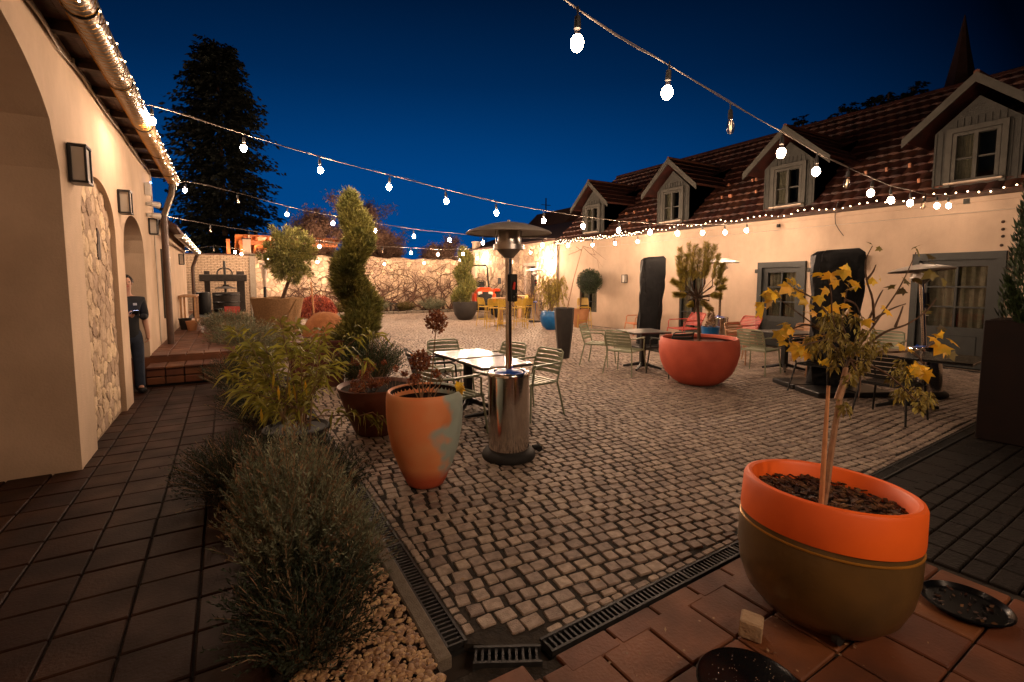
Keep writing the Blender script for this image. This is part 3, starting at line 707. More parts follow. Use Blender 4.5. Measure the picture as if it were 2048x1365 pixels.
# dormers
def dormer(yc, label):
    d_ = T('dormer', None, None, (WX+.12, yc, 0)); d_.parent = RB; d_.location = (.12, yc-8, 0); d_['label'] = label
    hw, zb, ze, zp = .64, 3.42, 4.62, 5.5
    X1 = 2.6
    m1 = MB()
    # front wall with opening for the window
    wy, w0, w1 = .34, 3.62, 4.55
    m1.box((0, -(hw+wy)/2, (zb+ze)/2), (.06, hw-wy, ze-zb)); m1.box((0, (hw+wy)/2, (zb+ze)/2), (.06, hw-wy, ze-zb))
    m1.box((0, 0, (w1+ze)/2), (.06, 2*wy, ze-w1)); m1.box((0, 0, (zb+w0)/2), (.06, 2*wy, w0-zb))
    sl = (zp-ze)/1.0
    m1.add([(-.03, -hw, ze), (-.03, hw, ze), (-.03, 0, ze+hw*sl), (.03, -hw, ze), (.03, hw, ze), (.03, 0, ze+hw*sl)], [(0, 2, 1), (3, 4, 5)])
    for k in range(13): m1.box((-.036, -hw+.05+k*.1, (zb+ze)/2+ .0), (.012, .014, ze-zb)) if abs(-hw+.05+k*.1) > wy+.06 else m1.box((-.036, -hw+.05+k*.1, (w1+.06+ze+.2)/2), (.012, .014, ze+.2-w1-.06))
    for s_ in (-1, 1):
        m1.add([(0, s_*hw, zb), (X1, s_*hw, ze+1.0), (X1, s_*hw, ze), (0, s_*hw, ze)], [(0, 1, 2, 3)])
        m1.add([(.03, s_*hw, zb-.1), (1.5, s_*hw, zb+1.0), (1.5, s_*hw, ze), (.03, s_*hw, ze)], [(0, 1, 2, 3)])
    m1.build('cheek_and_front', 'grey_wood', d_)
    m2 = MB(); t2 = .05
    for s_ in (-1, 1):
        y1_, z1_ = s_*1.08, zp-1.08*sl
        m2.add([(-.28, 0, zp), (-.28, y1_, z1_), (X1+.4, y1_, z1_), (X1+.4, 0, zp), (-.28, 0, zp+t2), (-.28, y1_, z1_+t2), (X1+.4, y1_, z1_+t2), (X1+.4, 0, zp+t2)],
               [(0, 1, 2, 3), (7, 6, 5, 4), (0, 4, 5, 1), (1, 5, 6, 2), (3, 2, 6, 7)])
        for r_ in range(5):
            f0 = r_/5; ya, za = s_*(1.08*(1-f0)), z1_+(zp-z1_)*f0+t2
            m2.tube([(-.28, ya, za+.005), (X1, ya, za+.005)], .016, 5)
    m2.tube([(-.29, 0, zp+.05), (X1, 0, zp+.05)], .05, 6)
    m2.build('dormer_roof', 'roof_tile', d_)
    m3 = MB()
    for s_ in (-1, 1):
        y1_, z1_ = s_*1.10, zp-1.10*sl
        m3.add([(-.30, 0, zp+.06), (-.30, y1_, z1_+.06), (-.30, y1_, z1_-.11), (-.30, 0, zp-.12), (-.26, 0, zp+.06), (-.26, y1_, z1_+.06), (-.26, y1_, z1_-.11), (-.26, 0, zp-.12)],
               [(0, 1, 2, 3), (7, 6, 5, 4), (0, 4, 5, 1), (2, 6, 7, 3), (1, 5, 6, 2)])
    m3.build('bargeboard', 'grey_trim', d_)
    wf = MB(); wf.box((-.02, 0, w1-.025), (.09, 2*wy, .05)); wf.box((-.02, 0, w0+.025), (.09, 2*wy, .05))
    for y in (-wy+.025, 0, wy-.025): wf.box((-.023, y, (w0+w1)/2), (.09, .06, w1-w0-.1))
    for y in (-wy/2, wy/2): wf.box((-.02, y, 4.06), (.05, wy-.08, .025))
    # moulded architrave standing proud
    for s_ in (-1, 1): wf.box((-.05, s_*(wy+.06), (w0+w1)/2), (.05, .09, w1-w0+.16))
    wf.box((-.052, 0, w1+.06), (.05, 2*wy+.21, .09))
    o = wf.build('window', 'grey_trim', d_)
    pn = MB(); pn.box((.02, 0, (w0+w1)/2), (.01, 2*wy-.05, w1-w0-.05)); pn.build('pane', 'clear_pane', o)
    ct = MB(); 
    for k in range(10):
        y = .06+k*.025; ct.add([(.06+.012*(k % 2), y, w0+.03), (.06+.012*((k+1) % 2), y+.025, w0+.03), (.06+.012*((k+1) % 2), y+.025, w1-.05), (.06+.012*(k % 2), y, w1-.05)], [(0, 1, 2, 3)])
    ct.build('curtain', 'curtain', o)
    bk = MB(); bk.box((.4, 0, 4.1), (.02, 1.2, 1.2)); bk.build('room_back', 'black_rubber', o)
    sl_ = MB(); sl_.box((-.09, 0, w0-.02), (.14, 2*wy+.16, .03)); sl_.build('sill', 'sill_pale', o)
for yc, lb in zip(dorm_y, ('farthest dormer', 'second dormer from the far end', 'dormer with the lit string bulb in front of its gable', 'nearest dormer in the dark')): dormer(yc, lb)

def glazed_door(y0, y1, z1, name, lab, rows=3, cols=2, fr=.12):
    o = MB(); x = WX+.04
    for y in (y0-.02, y1+.02): o.box((WX-.01, y, z1/2+.02), (.10, fr, z1+.04))
    o.box((WX-.012, (y0+y1)/2, z1+.03), (.105, y1-y0+.04+fr, fr+.02))
    d_ = o.build('door', 'frame_green', RB, world=True); d_['label'] = lab
    lf = MB(); yc = (y0+y1)/2; hw = (y1-y0)/2-.05; zl = .78
    for s_ in (-1, 1): lf.box((x, yc+s_*(hw-.06), z1/2), (.06, .13, z1-.04))
    lf.box((x, yc, z1-.10), (.062, 2*hw-.2, .14)); lf.box((x, yc, zl/2+.03), (.05, 2*hw-.2, zl))
    lf.box((x-.02, yc, zl*.52), (.03, 2*hw-.42, zl*.62), bev=.01)
    z0_, zt = zl+.03, z1-.17
    for c in range(1, cols): lf.box((x, yc-hw+.12+(2*hw-.24)*c/cols, (z0_+zt)/2), (.05, .035, zt-z0_))
    for r_ in range(1, rows): lf.box((x-.001, yc, z0_+(zt-z0_)*r_/rows), (.05, 2*hw-.24, .03))
    L_ = lf.build('leaf', 'frame_green', RB, world=True); L_.parent = d_; L_.location = (0, 0, 0)
    for nm, mt, dx in (('pane', 'clear_pane', .02),):
        q = MB(); q.box((x+dx, yc, (z0_+zt)/2), (.008, 2*hw-.22, zt-z0_)); q = q.build(nm, mt, RB, world=True); q.parent = d_
    ct = MB(); n_ = 34
    for k in range(n_):
        y = yc-hw+.1+k*(2*hw-.2)/n_; yb = y+(2*hw-.2)/n_
        if abs(y-yc) < .05: continue
        a, b_ = .03*sin(k*1.3), .03*sin((k+1)*1.3)
        ct.add([(x+.10+a, y, .6), (x+.10+b_, yb, .6), (x+.10+b_, yb, zt+.05), (x+.10+a, y, zt+.05)], [(0, 1, 2, 3)])
    q = ct.build('curtain', 'curtain', RB, world=True, smooth=True); q.parent = d_
    bk = MB(); bk.box((x+.35, yc, z1/2), (.02, y1-y0+.8, z1+.3)); q = bk.build('room_back', 'black_rubber', RB, world=True); q.parent = d_
    hd = MB(); hd.tube([(x-.04, yc+hw-.08, 1.02), (x-.09, yc+hw-.08, 1.02), (x-.09, yc+hw-.2, 1.02)], .01, 6); q = hd.build('handle', 'steel_dull', RB, world=True); q.parent = d_
    return d_
glazed_door(6.72, 7.80, 2.10, 'door', 'grey glazed door with cream curtains behind its panes, behind the tan chairs')
glazed_door(3.18, 4.42, 2.16, 'door', 'wide dark glazed door behind the nearest patio heater on the right')
def wall_window(y0, y1, z0, z1, lab, rows):
    o = MB(); x = WX+.06; yc = (y0+y1)/2
    for y in (y0+.03, y1-.03, yc): o.box((x, y, (z0+z1)/2), (.06, .06, z1-z0))
    o.box((x, yc, z1-.03), (.062, y1-y0, .06)); o.box((x, yc, z0+.03), (.062, y1-y0, .06))
    for r_ in range(1, rows): o.box((x, yc, z0+(z1-z0)*r_/rows), (.055, y1-y0-.1, .025))
    d_ = o.build('window', 'frame_green', RB, world=True); d_['label'] = lab
    q = MB(); q.box((x+.03, yc, (z0+z1)/2), (.008, y1-y0-.05, z1-z0-.05)); q = q.build('pane', 'clear_pane', RB, world=True); q.parent = d_
    ct = MB(); n_ = 20
    for k in range(n_):
        y = y0+.06+k*(y1-y0-.12)/n_; yb = y+(y1-y0-.12)/n_; a, b_ = .02*sin(k*1.5), .02*sin((k+1)*1.5)
        if 8 < k < 12: continue
        ct.add([(x+.09+a, y, z0), (x+.09+b_, yb, z0), (x+.09+b_, yb, z1), (x+.09+a, y, z1)], [(0, 1, 2, 3)])
    q = ct.build('curtain', 'curtain', RB, world=True, smooth=True); q.parent = d_
    bk = MB(); bk.box((x+.3, yc, (z0+z1)/2), (.02, y1-y0+.6, z1-z0+.4)); q = bk.build('room_back', 'black_rubber', RB, world=True); q.parent = d_
wall_window(14.44, 15.5, .52, 1.72, 'low dark window below the ball shaped tree', 3)
wall_window(9.62, 10.5, .15, 2.0, 'tall curtained window behind the covered parasol', 3)
# small fittings on the long wall
def small_box(px, py, nm, lab, cat, mat='grey_trim', r_=.05):
    p = ONX(px, py, WX); m1 = MB(); m1.box((0, 0, 0), (.05, r_*2, r_*2), bev=.008)
    m1.tube([(-.03, 0, 0), (-.045, 0, 0)], r_*.5, 8); o = m1.build(nm, mat); o.location = (p.x-.025, p.y, p.z)
    return tag(o, lab, cat)
small_box(1305, 551, 'socket_box', 'small square socket box on the wall left of the covered parasol', 'socket')
small_box(1515, 543, 'socket_box', 'small square socket box on the wall just left of the grey glazed door', 'socket')
small_box(1620, 540, 'socket_box', 'small round box on the wall right of the grey glazed door', 'socket', 'grey_trim', .05)
small_box(2024, 528, 'socket_box', 'pale round fitting on the wall beside the dark cypress', 'socket', 'grey_trim', .06)
small_box(1558, 452, 'junction_box', 'small junction box under the eave above the grey glazed door', 'box', 'grey_wood', .04)
small_box(1935, 403, 'junction_box', 'small junction box under the eave where the nearest light string ends', 'box', 'grey_wood', .05)
p = ONX(1252, 558, WX)
tag(wall_lantern((WX, p.y, p.z), .27, 'small black lantern on the long wall left of the covered parasol', -1, .15))
p = ONX(1722, 525, WX)
wall_lantern((WX, p.y, p.z), .30, 'black lantern half hidden behind the covered parasol near the yellow leaved sapling', -1, .16)
mb = MB()
for py in (444, 459, 473, 491):
    p = ONX(2004+U(-3, 3), py, WX); mb.ball((p.x, p.y, p.z), .028, 8, 5)
o = mb.build('wall_bolts', 'wood_dark'); tag(o, 'four dark round bolt heads in a column on the wall above the wide dark door', 'bolts')
mb = MB(); a = ONX(1677, 402, WX-.2); mb.tube([a, ONX(1671, 420, WX-.1), ONX(1670, 432, WX-.05), ONX(1671, 448, WX-.03), ONX(1678, 460, WX-.05), ONX(1687, 472, WX-.1)], .008, 5)
tag(mb.build('loose_cable', 'cable_black'), 'loose dark cable dangling from the eave between the glazed doors', 'cable')

# ================================================================== FAR END: WALLS, BRICK, PERGOLA, PRESS
BY = 26.3
t_ = T('ivy_wall', 'long rendered rubble wall with bare creeper stems closing the far end of the yard', 'wall', (7, BY, 0))
mb = MB()
N = 40; x0, x1 = 1.1, WX+.2; tops = [2.98+.05*sin(i*1.3)+U(-.04, .04) for i in range(N+1)]
for i in range(N):
    xa, xb = x0+(x1-x0)*i/N, x0+(x1-x0)*(i+1)/N
    mb.add([(xa, BY, -.05), (xb, BY, -.05), (xb, BY, tops[i+1]), (xa, BY, tops[i]), (xa, BY+.4, tops[i]), (xb, BY+.4, tops[i+1])], [(0, 1, 2, 3), (3, 2, 5, 4)])
mb.build('wall', 'mortar', t_, world=True)
mb = MB(); voronoi_stones(mb, x0, x1, 0.05, 2.93, 420, lambda a, b_: True, lambda a, b_, h: (a, BY-h-.002, b_), 9, pil=.03, shrink=.96)
mb.build('stones', 'rubble', t_, smooth=True, world=True)
def creeper(mb, place, x0, x1, z1, n_, seed, rr=.03):
    rg = random.Random(seed)
    for k in range(n_):
        x = rg.uniform(x0, x1); z = .1; a = rg.uniform(-.9, .9); pts = [place(x, z)]; rs = [rr]
        L = rg.randint(10, 26)
        for i in range(L):
            a += rg.uniform(-.5, .5); a = max(-1.45, min(1.45, a)); st = .16
            x += sin(a)*st; z += cos(a)*st*.75
            if z > z1 or x < x0 or x > x1: break
            pts.append(place(x, z)); rs.append(max(.006, rr*(1-i/L)))
            if rg.random() < .35 and i > 2:
                b_ = a+rg.choice([-1, 1])*rg.uniform(.5, 1.2); xx, zz = x, z; q = [place(xx, zz)]
                for j in range(rg.randint(4, 12)):
                    b_ += rg.uniform(-.5, .5); xx += sin(b_)*.13; zz += cos(b_)*.10
                    if zz > z1 or zz < .1 or xx < x0 or xx > x1: break
                    q.append(place(xx, zz))
                if len(q) > 2: mb.tube(q, [max(.004, rr*.38*(1-j/len(q))) for j in range(len(q))], 4)
        if len(pts) > 2: mb.tube(pts, rs, 5)
t_ = T('creeper', 'bare woody creeper spreading over the wall at the far end', 'climber', (7, BY, 0))
mb = MB(); creeper(mb, lambda x, z: (x, BY-.09, z), 2.5, 12.2, 2.9, 60, 3, .045); mb.build('stems', 'vine', t_, world=True)
mb = MB()
for k in range(2600):
    x = 4.5+abs(random.gauss(0, 2.2)); z = U(.6, 2.95)
    if x > 12: continue
    mb.leaf((x, BY-.12-U(0, .1), z), rdir()*U(.04, .09), .025)
mb.build('dead_leaves', 'leaf_ivy', t_, world=True)
# ivy clad wing continuing the right building line
IV = T('creeper_wing', 'brightly lit rubble wing covered in creeper with a narrow pale doorway', 'building', (12.5, 21, 0)); IX = 12.42
mb = MB(); d0, d1 = 18.9, 19.75
for a, b_, z in ((17.02, d0, 0), (d0, d1, 2.42), (d1, BY, 0)): mb.add([(IX, a, z), (IX, b_, z), (IX, b_, 3.48), (IX, a, 3.48)], [(3, 2, 1, 0)])
mb.add([(IX, d0, 0), (IX+.3, d0, 0), (IX+.3, d0, 2.42), (IX, d0, 2.42)], [(0, 1, 2, 3)]); mb.add([(IX, d1, 0), (IX+.3, d1, 0), (IX+.3, d1, 2.42), (IX, d1, 2.42)], [(0, 1, 2, 3)])
mb.add([(IX, d0, 2.42), (IX, d1, 2.42), (IX+.3, d1, 2.42), (IX+.3, d0, 2.42)], [(0, 1, 2, 3)])
mb.build('wall', 'plaster_pale', IV, world=True)
mb = MB(); voronoi_stones(mb, 17.05, BY, .05, 3.4, 330, lambda a, b_: not (d0-.16 < a < d1+.16 and b_ < 2.6), lambda a, b_, h: (IX-h-.002, a, b_), 19, pil=.03, shrink=.96)
mb.build('stones', 'rubble', IV, smooth=True, world=True)
mb = MB()
for y in (d0-.08, d1+.08): mb.box((IX-.03, y, 1.25), (.1, .15, 2.5))
mb.box((IX-.032, (d0+d1)/2, 2.5), (.1, d1-d0+.32, .16)); mb.build('door_surround', 'sill_pale', IV, world=True)
mb = MB(); mb.box((IX+.25, (d0+d1)/2, 1.2), (.04, d1-d0, 2.42)); mb.build('door', 'frame_green', IV, world=True)
mb = MB(); mb.add([(IX-.25, 17.1, 3.46), (IX-.25, BY+.3, 3.46), (IX+4, BY+.3, 4.9), (IX+4, 17.1, 4.9), (IX-.25, 17.1, 3.54), (IX-.25, BY+.3, 3.54), (IX+4, BY+.3, 4.98), (IX+4, 17.1, 4.98)],
      [(3, 2, 1, 0), (4, 5, 6, 7), (0, 1, 5, 4), (1, 2, 6, 5), (2, 3, 7, 6), (3, 0, 4, 7)]); mb.build('roof', 'roof_dark', IV, world=True)
t_ = T('creeper', 'bare creeper branching over the brightly lit wing beside the far doorway', 'climber', (IX, 21, 0))
mb = MB(); creeper(mb, lambda x, z: (IX-.08, x, z), 17.1, BY, 3.4, 44, 8, .03); mb.build('stems', 'vine', t_, world=True)
o = MB(); o.box((IX-.05, 25.1, 2.9), (.34, .34, 2.0)); o.box((IX-.05, 25.1, 3.93), (.42, .42, .07)); o = o.build('wall_pillar', 'plaster_pale'); tag(o, 'pale square pillar rising above the wall at the far corner', 'pillar')
def lampbox(p, r_, label, mat, dr=(-1, 0)):
    t_ = T('wall_floodlight', label, 'floodlight', p)
    m1 = MB(); m1.box((-dr[0]*.03, -dr[1]*.03, .10), (.1, .16, .03)); m1.box((-dr[0]*.05, -dr[1]*.05, 0), (.04, .04, .22)); m1.build('bracket', 'lantern_black', t_)
    m2 = MB(); m2.ball((dr[0]*.06, dr[1]*.06, .0), r_, 10, 7); m2.build('lamp', mat, t_, smooth=True)
p = ONX(1101, 524, IX-.12); lampbox(p, .075, 'glaring lamp on the creeper wing beside the corner downpipe', 'flood')
p = ONY(1003, 531, BY-.35); lampbox((p.x-.3, BY-.25, p.z), .07, 'glaring lamp on the far wall behind the tractor', 'flood', (0, -1))

# left rear: painted brick wall, pergola, press
BW = T('brick_wall', 'old whitewashed brick wall behind the wooden press', 'wall', (-.4, 26, 0))
mb = MB(); z = .0; j = 0
while z < 2.86:
    x = -2.2+(.13 if j % 2 else 0)
    while x < .98: mb.box((x+.12, 26.05+U(-.006, .006), z+.035), (.235, .2, .062)); x += .25
    z += .075; j += 1
mb.build('bricks', 'mortar', BW, world=True)
mb = MB(); mb.box((-.6, 26.1, 1.4), (3.2, .18, 2.86)); mb.build('pointing', 'joint', BW, world=True)
mb = MB(); mb.box((-.5, 26.1, 2.93), (3.4, .5, .06)); mb.build('coping', 'roof_dark', BW, world=True)
mb = MB(); mb.box((1.08, 26.0, 1.5), (.24, .3, 3.0)); tag(mb.build('stone_post', 'kerb'), 'weathered stone corner post right of the wooden press', 'post')
# tall dark timber gate beside it
t_ = T('timber_gate', 'tall dark timber gate right of the weathered stone post', 'gate', (1.9, 26.4, 0))
mb = MB()
for k in range(9): mb.box((1.3+k*.21, 26.45, 1.45), (.19, .05, 2.9))
mb.build('boards', 'wood_dark', t_, world=True)
mb = MB(); 
for z in (.4, 2.5): mb.box((2.1, 26.4, z), (1.9, .05, .14))
mb.build('rails', 'wood_dark', t_, world=True)
# pergola / open shed lit orange, over the wall
PG = T('pergola', 'orange lit timber roof seen above the whitewashed brick wall', 'pergola', (1, 28, 0))
for x in (.15, .72, 2.7, 5.0):
    mb = MB(); mb.box((x, 27.8 if x < 1 else 30, 1.9), (.16, .16, 3.75)); mb.build('post', 'wood_orange', PG, world=True)
mb = MB(); mb.box((2.9, 27.35, 3.62), (4.6, .10, .20)); mb.box((2.9, 31, 3.05), (4.6, .1, .2)); mb.build('beam', 'wood_orange', PG, world=True)
for k in range(9):
    mb = MB(); mb.box((.85+k*.52, 29.2, 3.50), (.10, 4.2, .17), rx=-.15); mb.build('rafter', 'wood_orange', PG, world=True)
mb = MB(); mb.box((2.9, 29.2, 3.62), (4.9, 4.4, .04), rx=-.15); mb.build('roof_boards', 'wood_orange', PG, world=True)
t_ = T('lit_chimney', 'pale rendered chimney block lit beside the pergola', 'chimney', (.95, 27.3, 0))
mb = MB(); mb.box((.93, 27.25, 3.1), (.34, .3, 1.3)); mb.build('stack', 'plaster_pale', t_, world=True)
mb = MB(); mb.box((.93, 27.25, 3.78), (.4, .36, .06)); mb.build('cap', 'roof_dark', t_, world=True)
t_ = T('garden_lamp', 'round warm lamp glowing behind the brick wall under the pergola', 'lamp', (.42, 27.2, 0))
mb = MB(); mb.tube([(0, 0, 0), (0, 0, 3.05)], .02, 6); mb.build('stem', 'black_metal', t_); mb = MB(); mb.ball((0, 0, 3.12), .06, 10, 7); mb.build('globe', 'small_lamp', t_, smooth=True)
t_ = T('garden_lamp', 'warm lamp hidden under the orange pergola roof', 'lamp', (2.0, 28.3, 0))
mb = MB(); mb.tube([(0, 0, 0), (0, 0, 2.7)], .02, 6); mb.build('stem', 'black_metal', t_); mb = MB(); mb.ball((0, 0, 2.75), .06, 10, 7); mb.build('globe', 'flood', t_, smooth=True)
# wine press
PR = T('wine_press', 'big old timber wine press in front of the whitewashed brick wall', 'press', (-.15, 24.2, TZ))
for x in (-.55, .68):
    mb = MB(); mb.box((x, 0, .85), (.20 if x < 0 else .3, .25, 1.75)); mb.build('post', 'wood_press', PR)
mb = MB(); mb.box((.05, 0, 1.43), (1.75, .3, .30), bev=.02); mb.build('head_beam', 'wood_press', PR)
mb = MB(); mb.tube([(.1, 0, .7), (.1, 0, 2.15)], .05, 8); mb.build('screw', 'black_metal', PR)
mb = MB(); mb.lathe([(.42, .98), (.36, 1.03), (.12, 1.08), (.12, 1.14)], (.12, 0, 0), 18); mb.build('press_plate', 'wood_press', PR)
mb = MB(); mb.lathe([(.48, 0), (.50, .3), (.52, .78), (.49, .8), (.46, .3)], (.12, -.05, .02), 26); mb.build('basket', 'wood_press', PR, smooth=True)
mb = MB()
for z in (.12, .4, .7): mb.lathe([(.505+z*.02, 0), (.525+z*.02, .015), (.505+z*.02, .04)], (.12, -.05, z), 26)
mb.build('hoops', 'black_metal', PR)
mb = MB(); mb.tube([(.1-.28*cos(a), -.12, 1.62+.24*sin(a)) for a in [pi*k/10-.2 for k in range(13)]], .03, 6); mb.build('wheel', 'wood_press', PR)
# blue barrel, table, little pots on the terrace
t_ = T('barrel', 'dark barrel beside the far downpipe at the press', 'barrel', (-.82, 22.6, TZ)); mb = MB(); mb.lathe([(.22, 0), (.27, .25), (.28, .5), (.24, .85), (.2, .87), (.2, .84)], n=20); mb.build('shell', 'black_cover', t_, smooth=True)
t_ = T('side_table', 'pale narrow wooden table against the low wing on the terrace', 'table', (-.97, 17.2, TZ))
mb = MB(); mb.box((0, 0, .86), (.42, 1.5, .05), bev=.008); mb.build('top', 'wood_pale', t_)
for x in (-.17, .17):
    for y in (-.68, .68): mb = MB(); mb.box((x, y, .42), (.05, .05, .83)); mb.build('leg', 'wood_pale', t_)
mb = MB(); mb.box((0, 0, .12), (.36, 1.36, .03)); mb.build('shelf', 'wood_pale', t_)
def plainpot(loc, r_, h, mat, label, nm='flower_pot', plant=None):
    t_ = T(nm, label, 'pot', loc)
    m1 = MB(); m1.lathe([(r_*.68, 0), (r_*.9, h*.7), (r_, h*.92), (r_*1.05, h), (r_*.9, h), (r_*.86, h*.8), (0.001, h*.8)], n=20); m1.build('body', mat, t_, smooth=True)
    return t_
plainpot((-.83, 15.2, TZ), .14, .25, 'pot_terracotta', 'small terracotta pot on the terrace at the foot of the pale table')
plainpot((-1.0, 15.6, TZ), .15, .30, 'pot_black', 'small dark pot just behind the terracotta pot at the pale table')

# ================================================================== TREES AND ROOFS BEYOND
def conifer(loc, h, r_, n_, label, trunk=.3, mat='leaf_conifer', lean=0, top=.12):
    t_ = T('conifer', label, 'tree', loc)
    mb = MB(); mb.tube([(0, 0, 0), (lean*h*.5, 0, h*.5), (lean*h, 0, h*.98)], [trunk, trunk*.6, .04], 7); mb.build('trunk', 'bark', t_)
    mb = MB(); nb = n_//22
    for k in range(nb):
        f = (k+rnd())/nb; f = f**.92; z = h*(.08+.91*f); prof = min(1, top+(1-f)*2.0)*(.82+.18*min(1, f*3+.3))
        a = U(0, 2*pi); L = r_*prof*U(.62, 1.22)*(1.18 if rnd() < .12 else 1); up = U(-.05, .30)*(1.4 if f > .85 else 1)
        P0 = V((lean*z, 0, z)); P1 = P0+V((cos(a)*L*.6, sin(a)*L*.6, up*L*.5)); P2 = P0+V((cos(a)*L, sin(a)*L, up*L*.55-.10*L))
        for q in range(24):
            g = .12+.88*rnd()**.75; p = P0.lerp(P1, g/.6) if g < .6 else P1.lerp(P2, (g-.6)/.4)
            d = (V((cos(a), sin(a), -.25))*.8+V((-sin(a), cos(a), 0))*U(-1, 1)+V((0, 0, U(-.9, .25)))).normalized()
            mb.leaf(p+rdir()*.006*h, d*U(.014, .034)*h*(1.15-.5*g), U(.0028, .006)*h)
    mb.build('crown', mat, t_); return t_
conifer((.05, 34, 0), 15.4, 2.5, 26000, 'huge dark spruce towering behind the whitewashed brick wall', .22, top=.36)
# bare trees
def bare_tree(loc, h, spread, seed, label, mat='twig', depth=6, nm='bare_tree', r0=.09):
    rg = random.Random(seed); t_ = T(nm, label, 'tree', loc); tr = MB(); tw_ = MB()
    def grow(p, d, L, r_, lv):
        pts = [p]; q = p.copy(); dd = d.copy()
        for i in range(4):
            dd = (dd+V((rg.uniform(-1, 1), rg.uniform(-1, 1), rg.uniform(-.5, .8)))*.16).normalized(); q = q+dd*L/4; pts.append(q.copy())
        (tr if lv < 1 else tw_).tube(pts, [max(r_*(1-.11*i), .010) for i in range(5)], 5 if lv < 2 else 3, cap=False)
        if lv >= depth-1:
            for k in range(9): tw_.leaf(pts[rg.randint(1, 4)]+V((rg.uniform(-.25, .25), rg.uniform(-.25, .25), rg.uniform(-.25, .25))), V((rg.uniform(-1, 1), rg.uniform(-1, 1), rg.uniform(-1, 1)))*.16, .022)
        if lv >= depth: return
        for k in range(3 if lv < depth-1 else 4):
            b_ = pts[rg.randint(2, 4)]
            nd = (dd*.75+V((rg.uniform(-1, 1), rg.uniform(-1, 1), rg.uniform(-.4, .7)))*spread).normalized()
            grow(b_, nd, L*rg.uniform(.6, .82), r_*.52, lv+1)
    grow(V((0, 0, 0)), V((0, 0, 1)), h*.33, r0, 0)
    tr.build('trunk', 'bark', t_); tw_.build('crown', mat, t_); return t_
for i, (px, y, h, lb) in enumerate(((612, 30, 6.2, 'bare brown tree right of the juniper behind the far wall'), (668, 29, 6.4, 'bare bushy tree showing left of the tall spiral cypress'),
        (745, 31, 7.6, 'bare tree crown rising right of the tall spiral cypress'), (795, 29, 6.6, 'low bare tree behind the far wall under the light strings'),
        (862, 29, 5.6, 'drooping bare tree behind the far wall left of the small spiral tree'), (1035, 40, 7.6, 'distant leafless tree behind the near patio heater'))):
    p = ONY(px, 560, y); bare_tree((p.x, y, 0), h, .85, 20+i, lb)
# far gabled house and ridge of trees behind the right roof
t_ = T('far_house', 'small distant gabled house silhouetted left of the nearest dormer row', 'house', (21.5, 30, 0))
mb = MB(); mb.box((0, 0, 2.5), (4, 5, 5)); mb.build('wall', 'stone_dark', t_)
mb = MB(); mb.add([(-2.2, -2.7, 4.9), (2.2, -2.7, 4.9), (0, -2.7, 7.0), (-2.2, 2.7, 4.9), (2.2, 2.7, 4.9), (0, 2.7, 7.0)], [(0, 1, 2), (3, 5, 4), (0, 2, 5, 3), (1, 4, 5, 2), (0, 3, 4, 1)]); mb.build('roof', 'roof_dark', t_)
mb = MB(); mb.tube([(-1, 0, 6), (-1, 0, 7.8)], .05, 5); mb.box((-1, 0, 7.3), (.8, .04, .04)); mb.build('antenna', 'black_metal', t_)
random.seed(31)
ORD = ['leftmost', 'second from the left', 'third from the left', 'fourth from the left', 'fifth from the left', 'sixth from the left', 'seventh from the left', 'seventh from the right', 'sixth from the right', 'fifth from the right', 'fourth from the right', 'third from the right', 'second from the right', 'rightmost']
for i, (px, py) in enumerate(((1607, 232), (1640, 262), (1668, 230), (1697, 205), (1722, 215), (1750, 195), (1778, 178), (1800, 205), (1828, 165), (1860, 190), (1890, 175), (1935, 160), (1985, 150), (2035, 140))):
    X = 24+(i % 3)*1.5; p = ONX(px, py, X); h = p.z
    conifer((p.x, p.y, 0), h, h*.30, 3200, 'black tree silhouette behind the long roof, %s of the row' % ORD[i], .2)['group'] = 'tree silhouettes behind the long roof'
t_ = T('spire', 'dark pointed spire rising above the trees at the upper right', 'tower', (30, 0, 0))
p = ONX(1930, 30, 30); t_.location = (30, p.y, 0)
mb = MB(); mb.lathe([(1.5, 0), (1.5, p.z-7.2), (1.75, p.z-7.1), (.9, p.z-4.6), (.3, p.z-1.6), (.02, p.z)], n=8); mb.build('roof', 'roof_dark', t_)
mb = MB(); mb.box((0, 0, (p.z-7.2)/2), (3, 3, p.z-7.2)); mb.build('shaft', 'stone_dark', t_)

# ================================================================== LIGHT STRINGS
random.seed(5)
def bulb_parts(mat):
    m1 = MB(); m1.tube([(0, 0, .155), (0, 0, .088)], [.018, .021], 8); m1.tube([(0, 0, .21), (0, 0, .15)], .006, 5)
    sk = m1.build('socket', 'cable_black')
    on = mat is not None; m2 = MB()
    if on: m2.lathe([(.001, -.042), (.022, -.034), (.036, -.012), (.040, .008), (.036, .030), (.022, .050), (.001, .056)], n=10)
    else: m2.lathe([(.001, -.045), (.022, -.036), (.033, -.012), (.036, .012), (.030, .045), (.018, .08), (.016, .10)], n=10)
    g = m2.build('bulb', mat or 'bulb_glass', smooth=True)
    m3 = MB()
    if on: m3.lathe([(.024, .045), (.018, .075), (.016, .10)], n=8); f_ = m3.build('neck', 'bulb_glass')
    else: m3.tube([(-.008, 0, .06), (-.006, 0, -.01), (0, 0, .03), (.006, 0, -.01), (.008, 0, .06)], .003, 4); f_ = m3.build('filament', 'filament')
    f_.parent = g; sk.parent = g
    return g
B_off = bulb_parts(None); B_ON = {k: bulb_parts(k) for k in ('lit_bulb', 'lit_bulb_dim', 'lit_bulb_far', 'lit_bulb_back')}
def put_bulb(src, p, par):
    c = src.copy(); COL.objects.link(c); c.parent = par; c.location = V(p)-par.location
    c.rotation_euler = (U(-.1, .1), U(-.1, .1), U(0, 6))
    for ch in list(src.children):
        q = ch.copy(); COL.objects.link(q); q.parent = c
